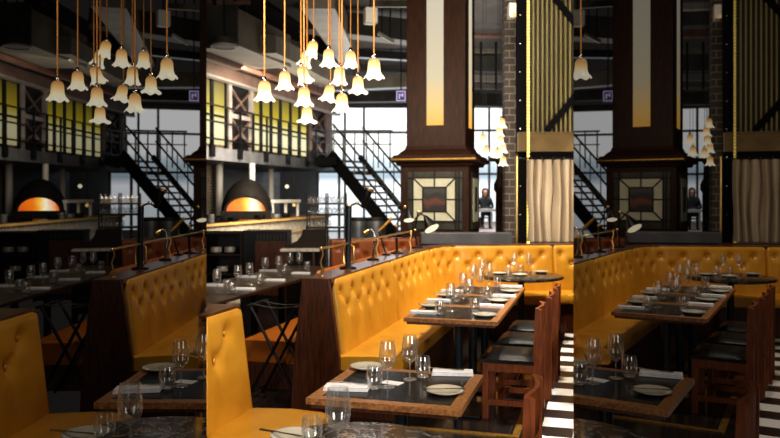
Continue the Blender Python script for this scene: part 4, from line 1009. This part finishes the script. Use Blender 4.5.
# ------------------------------------------------------------------ the two dim side bays: the same furniture again, each group set by a turn and a shift on the floor
def all_meshes(root):
    out = [root] if root.type == 'MESH' else []
    for c in root.children: out += all_meshes(c)
    return out
def world_pts(root, cap=4000):
    mw = np.array(root.matrix_basis); r = []
    for o in all_meshes(root):
        n = len(o.data.vertices); a = np.empty(n*3); o.data.vertices.foreach_get('co', a); a = a.reshape(-1, 3)
        if n > cap: a = a[::n//cap+1]
        r.append(np.c_[a, np.ones(len(a))] @ mw.T)
    return np.concatenate(r)[:, :3] if r else np.zeros((0, 3))
def proj(p): return np.c_[CX+F*p[:, 0]/p[:, 1], CY-F*(p[:, 2]-H)/p[:, 1]]
def fit(pts, du):
    uv = proj(pts); tgt = uv+np.array([du, 0])
    def tr(x):
        c, s = math.cos(x[0]), math.sin(x[0]); q = pts.copy()
        q[:, 0] = c*pts[:, 0]-s*pts[:, 1]+x[1]; q[:, 1] = s*pts[:, 0]+c*pts[:, 1]+x[2]; return q
    u0 = uv[:, 0].mean()
    x = np.array([math.atan((u0-CX)/F)-math.atan((u0+du-CX)/F), 0, 0.])
    reg_ = np.diag([0, .4, .4])*len(pts)
    def res(x): return (proj(tr(x))-tgt).ravel()
    for _ in range(25):
        r = res(x); J = np.empty((len(r), 3))
        for i in range(3):
            d = np.zeros(3); d[i] = 1e-5; J[:, i] = (res(x+d)-r)/1e-5
        st_ = np.linalg.solve(J.T @ J+reg_+1e-6*np.eye(3), -(J.T @ r)-reg_ @ x); x = x+np.clip(st_, -.5, .5)
    return x, float(np.sqrt((res(x)**2).mean()))
CLP = {}
for o, cl_, bays in TOPS: CLP.setdefault(cl_, []).append(world_pts(o))
XF = {}
for side, du, lo, hi in (('L', -207, 200, 420), ('R', 207, 360, 580)):
    for cl_, ps in CLP.items():
        p = np.array([tuple(v) for v in FITPTS[cl_]]) if cl_ in FITPTS else np.concatenate(ps)
        p = p[p[:, 1] > .5]
        if not len(p): continue
        uv = proj(p); ok = (uv[:, 0] > lo) & (uv[:, 0] < hi) & (uv[:, 1] > -40) & (uv[:, 1] < 470)
        if ok.sum() < 8: continue
        p = p[ok]
        if len(p) > 1500: p = p[np.random.RandomState(1).choice(len(p), 1500, replace=False)]
        XF[side, cl_] = fit(p, du)
DIM = {'L': 1.0, 'R': .75}
dimmats = {}
def dimmed(m, side):
    if m.name not in EMIT: return m
    if (m.name, side) not in dimmats:
        d = m.copy(); d.name = m.name+('_low' if side == 'L' else '_lower')
        d.node_tree.nodes['Principled BSDF'].inputs['Emission Strength'].default_value = m.node_tree.nodes['Principled BSDF'].inputs['Emission Strength'].default_value*EMIT[m.name]*DIM[side]
        dimmats[m.name, side] = d
    return dimmats[m.name, side]
meshcache = {}
def bay_copy(o, side, parent=None, coll=None):
    c = o.copy(); coll.objects.link(c)
    if parent: c.parent = parent
    if o.type == 'MESH' and o.data.materials and o.data.materials[0].name in EMIT:
        key = (o.data.name, side)
        if key not in meshcache:
            d = o.data.copy(); d.materials[0] = dimmed(o.data.materials[0], side); meshcache[key] = d
        c.data = meshcache[key]
    for ch in o.children: bay_copy(ch, side, c, coll)
    return c
planes = {'L': Vector((-F, (UL-CX), 0)).normalized(), 'R': Vector((F, -(UR-CX), 0)).normalized()}   # point outwards from the centre bay
ROOTS = [(o, 'C') for o, c, b in TOPS]
SUFFIX = {'L': ', dim left third', 'R': ', dim right third'}
for side, cname in (('L', 'left bay'), ('R', 'right bay')):
    for o, cl_, bays in TOPS:
        if side not in bays or (side, cl_) not in XF: continue
        p = world_pts(o, 400); uv = proj(p[p[:, 1] > .4]) if (p[:, 1] > .4).any() else np.zeros((0, 2))
        if not len(uv): continue
        lo, hi = (UL-4, 420) if side == 'L' else (360, UR+4)
        if uv[:, 0].max() < lo or uv[:, 0].min() > hi: continue
        x, _ = XF[side, cl_]
        c = bay_copy(o, side, None, COL[cname])
        T = Matrix.Translation((x[1], x[2], 0)) @ Matrix.Rotation(x[0], 4, 'Z') @ o.matrix_basis
        c.matrix_basis = T
        if 'label' in c:
            c['label'] = c['label']+SUFFIX[side]
        if 'group' in c: c['group'] = c['group']+(' in the dim left bay' if side == 'L' else ' in the dim right bay')
        ROOTS.append((c, side))
# where two bays meet each keeps only its own side
def trim(root, side):
    mw = root.matrix_basis
    tests = [('L', 1), ('R', 1)] if side == 'C' else [(side, -1)]
    def go(o):
        for ch in list(o.children): go(ch)
        if o.type != 'MESH': 
            return
        n = len(o.data.vertices); a = np.empty(n*3); o.data.vertices.foreach_get('co', a); a = a.reshape(-1, 3)
        w = np.c_[a, np.ones(n)] @ np.array(mw).T
        for pl, sg in tests:
            no = planes[pl]*sg; d = w[:, :2] @ np.array(no[:2])
            if d.max() <= 1e-4: continue
            if d.min() >= -1e-4:
                o['_gone'] = 1; return
            inv = mw.inverted(); me = o.data.copy(); o.data = me
            bm = bmesh.new(); bm.from_mesh(me)
            ln = (inv.to_3x3() @ no).normalized(); lc = inv @ Vector((0, 0, 0))
            closed = all(len(e.link_faces) == 2 for e in bm.edges)
            r = bmesh.ops.bisect_plane(bm, geom=bm.verts[:]+bm.edges[:]+bm.faces[:], plane_co=lc, plane_no=ln, clear_outer=True, dist=1e-6)
            if closed:
                ed = [e for e in r['geom_cut'] if isinstance(e, bmesh.types.BMEdge) and e.is_valid]
                try: bmesh.ops.holes_fill(bm, edges=ed)
                except Exception: pass
            bm.to_mesh(me); bm.free()
            if len(me.vertices) == 0: o['_gone'] = 1; return
            n = len(me.vertices); a = np.empty(n*3); me.vertices.foreach_get('co', a); a = a.reshape(-1, 3); w = np.c_[a, np.ones(n)] @ np.array(mw).T
    go(root)
def prune(o):
    for ch in list(o.children): prune(ch)
    if o.type == 'MESH' and '_gone' in o:
        if o.children:
            for ch in list(o.children):                 # the part itself is past the border: its pieces go too
                bpy.data.objects.remove(ch)
        bpy.data.objects.remove(o); return
for r, side in ROOTS:
    trim(r, side)
ALIVE = []
for r, side in ROOTS:
    is_empty = r.type == 'EMPTY'
    prune(r) if is_empty else None
    if not is_empty and '_gone' in r: prune(r); continue
    if is_empty and not r.children: bpy.data.objects.remove(r); continue
    ALIVE.append((r, side))
for name_, o in PROTO.items():                           # nothing left over
    pass

# ------------------------------------------------------------------ lights
BAYCOL = {'C': COL['centre bay'], 'L': COL['left bay'], 'R': COL['right bay']}
def light(kind, name, loc, energy, color, target=None, size=.5, spot=None, side='C', blend=.5, sizey=None):
    d = bpy.data.lights.new(name, kind); d.energy = energy; d.color = color
    if kind == 'AREA':
        d.size = size
        if sizey: d.shape = 'RECTANGLE'; d.size_y = sizey
    elif kind == 'SPOT': d.spot_size = spot; d.spot_blend = blend; d.shadow_soft_size = size
    else: d.shadow_soft_size = size
    o = bpy.data.objects.new(name, d); scn.collection.objects.link(o); o.location = loc
    if target is not None: o.rotation_euler = (Vector(target)-Vector(loc)).to_track_quat('-Z', 'Y').to_euler()
    o.light_linking.receiver_collection = BAYCOL[side]
    return o
WARM = (1, .86, .66); NEUT = (1, .92, .82); DAY = (.86, .93, 1)
LIGHTS = [
 ('SPOT', W(-.9, 3.6, 4.6), 300, WARM, W(-1.2, 3.4, .7), .12, 1.1, None),
 ('SPOT', W(-.6, 6.3, 4.8), 880, WARM, W(-1.4, 6.6, .7), .12, 1.1, None),
 ('SPOT', Vector((1.3, 7.2, 4.6)), 720, WARM, Vector((1.5, 9.0, .8)), .12, 1.1, None),
 ('SPOT', W(.1, 3.0, 4.4), 250, WARM, W(-2.0, 3.4, .7), .15, .8, None),
 ('SPOT', W(.8, 6.2, 4.6), 800, NEUT, W(.0, 6.2, .0), .15, .7, None),  # unseen spot added to brighten the floor
 ('SPOT', W(-1.2, 4.2, 4.4), 260, WARM, W(-3.4, 6.6, .75), .12, .9, None),
 ('AREA', W(-6.0, 14.5, 3.2), 420, WARM, W(-7.6, 15.5, 1.2), 1.4, None, 4),
 ('AREA', Vector((-1.2, 19.5, 3.0)), 480, NEUT, Vector((-1.2, 19.51, 6)), 7, None, 8),  # upward fill added to lift the dark ceiling, no fixture there
 ('AREA', Vector((2.4, 17, 3.6)), 90, NEUT, Vector((2.4, 19, 6)), 1.5, None, 3),  # unseen uplight added for the pipes beyond the column
 ('AREA', Vector((1.4, 8.0, 4.4)), 105, NEUT, Vector((2.4, 11, 1.9)), 1.0, None, None),
 ('AREA', Vector((3.7, 9.75, 2.0)), 26, WARM, Vector((2.4, 10.5, 1.6)), .5, None, .9),  # grazing fill added to bring out the curtain folds
 ('AREA', Vector((-.6, 9.4, 3.2)), 48, WARM, Vector((.7, 12, 1.6)), .8, None, None),
 ('AREA', Vector((-1.6, 5.2, 3.2)), 45, WARM, Vector((-.5, 7, 4.2)), .8, None, None),  # unseen light added to brighten the pendant cords
 ('AREA', Vector((-.5, 30, 4)), 120, DAY, Vector((0, 5, 1)), 5, None, 3),
 ('AREA', Vector((3.6, 26, 4.5)), 260, DAY, Vector((3.4, 27, 0)), 2, None, 2),  # fill added above the terrace to brighten its stone
 ('AREA', Vector((3.4, -.8, 2.3)), 210, NEUT, Vector((.2, 5, .8)), 1.5, None, 2.6),  # window-like fill added behind the camera for highlights in the glasses
 ('AREA', Vector((-2.6, -1.0, 2.3)), 110, NEUT, Vector((-.3, 5, .8)), 1.3, None, 2.6),  # second added fill behind the camera, softening the front light
]
def turn(v, ang):
    c, s = math.cos(ang), math.sin(ang); return Vector((c*v.x-s*v.y, s*v.x+c*v.y, v.z))
GAIN = {'C': 1.0, 'L': .14, 'R': .155}
for side, ang in (('C', 0), ('L', math.radians(15.1)), ('R', -math.radians(15.1))):
    for i, (kd, loc, en, colr, tg, sz, sp3, sy) in enumerate(LIGHTS):
        light(kd, 'spot_lamp' if kd == 'SPOT' else 'soft_fill', turn(loc, ang), en*GAIN[side], colr, turn(tg, ang), sz, sp3, side, .6, sy)  # area lights are unseen fills added to brighten each bay
for r, side in ALIVE:
    for o in all_meshes(r):
        if o.data.materials and o.data.materials[0].name.split('_low')[0] in EMIT:
            o.light_linking.receiver_collection = BAYCOL[side]
w = bpy.data.worlds.new('world'); scn.world = w; w.use_nodes = True
w.node_tree.nodes['Background'].inputs['Color'].default_value = (.55, .5, .45, 1); w.node_tree.nodes['Background'].inputs['Strength'].default_value = .02

# ------------------------------------------------------------------ camera
cam = bpy.data.cameras.new('camera'); co = bpy.data.objects.new('camera', cam); scn.collection.objects.link(co)
co.location = (0, 0, H); co.rotation_euler = (math.pi/2, 0, 0)
cam.sensor_width = 36; cam.lens = 36*F/780; cam.shift_y = -(219-CY)/780; cam.clip_start = .05; cam.clip_end = 200
cam.dof.use_dof = True; cam.dof.focus_distance = 3.7; cam.dof.aperture_fstop = 3.2
scn.camera = co
scn.view_settings.view_transform = 'Standard'; scn.view_settings.look = 'Medium High Contrast'; scn.view_settings.exposure = 0
scn.cycles.use_denoising = True
scn.cycles.max_bounces = 8; scn.cycles.transparent_max_bounces = 24; scn.cycles.sample_clamp_indirect = 4
scn.cycles.caustics_reflective = False; scn.cycles.caustics_refractive = False
print('FITS', {f'{k[0]}:{k[1]}': round(v[1], 1) for k, v in XF.items()})
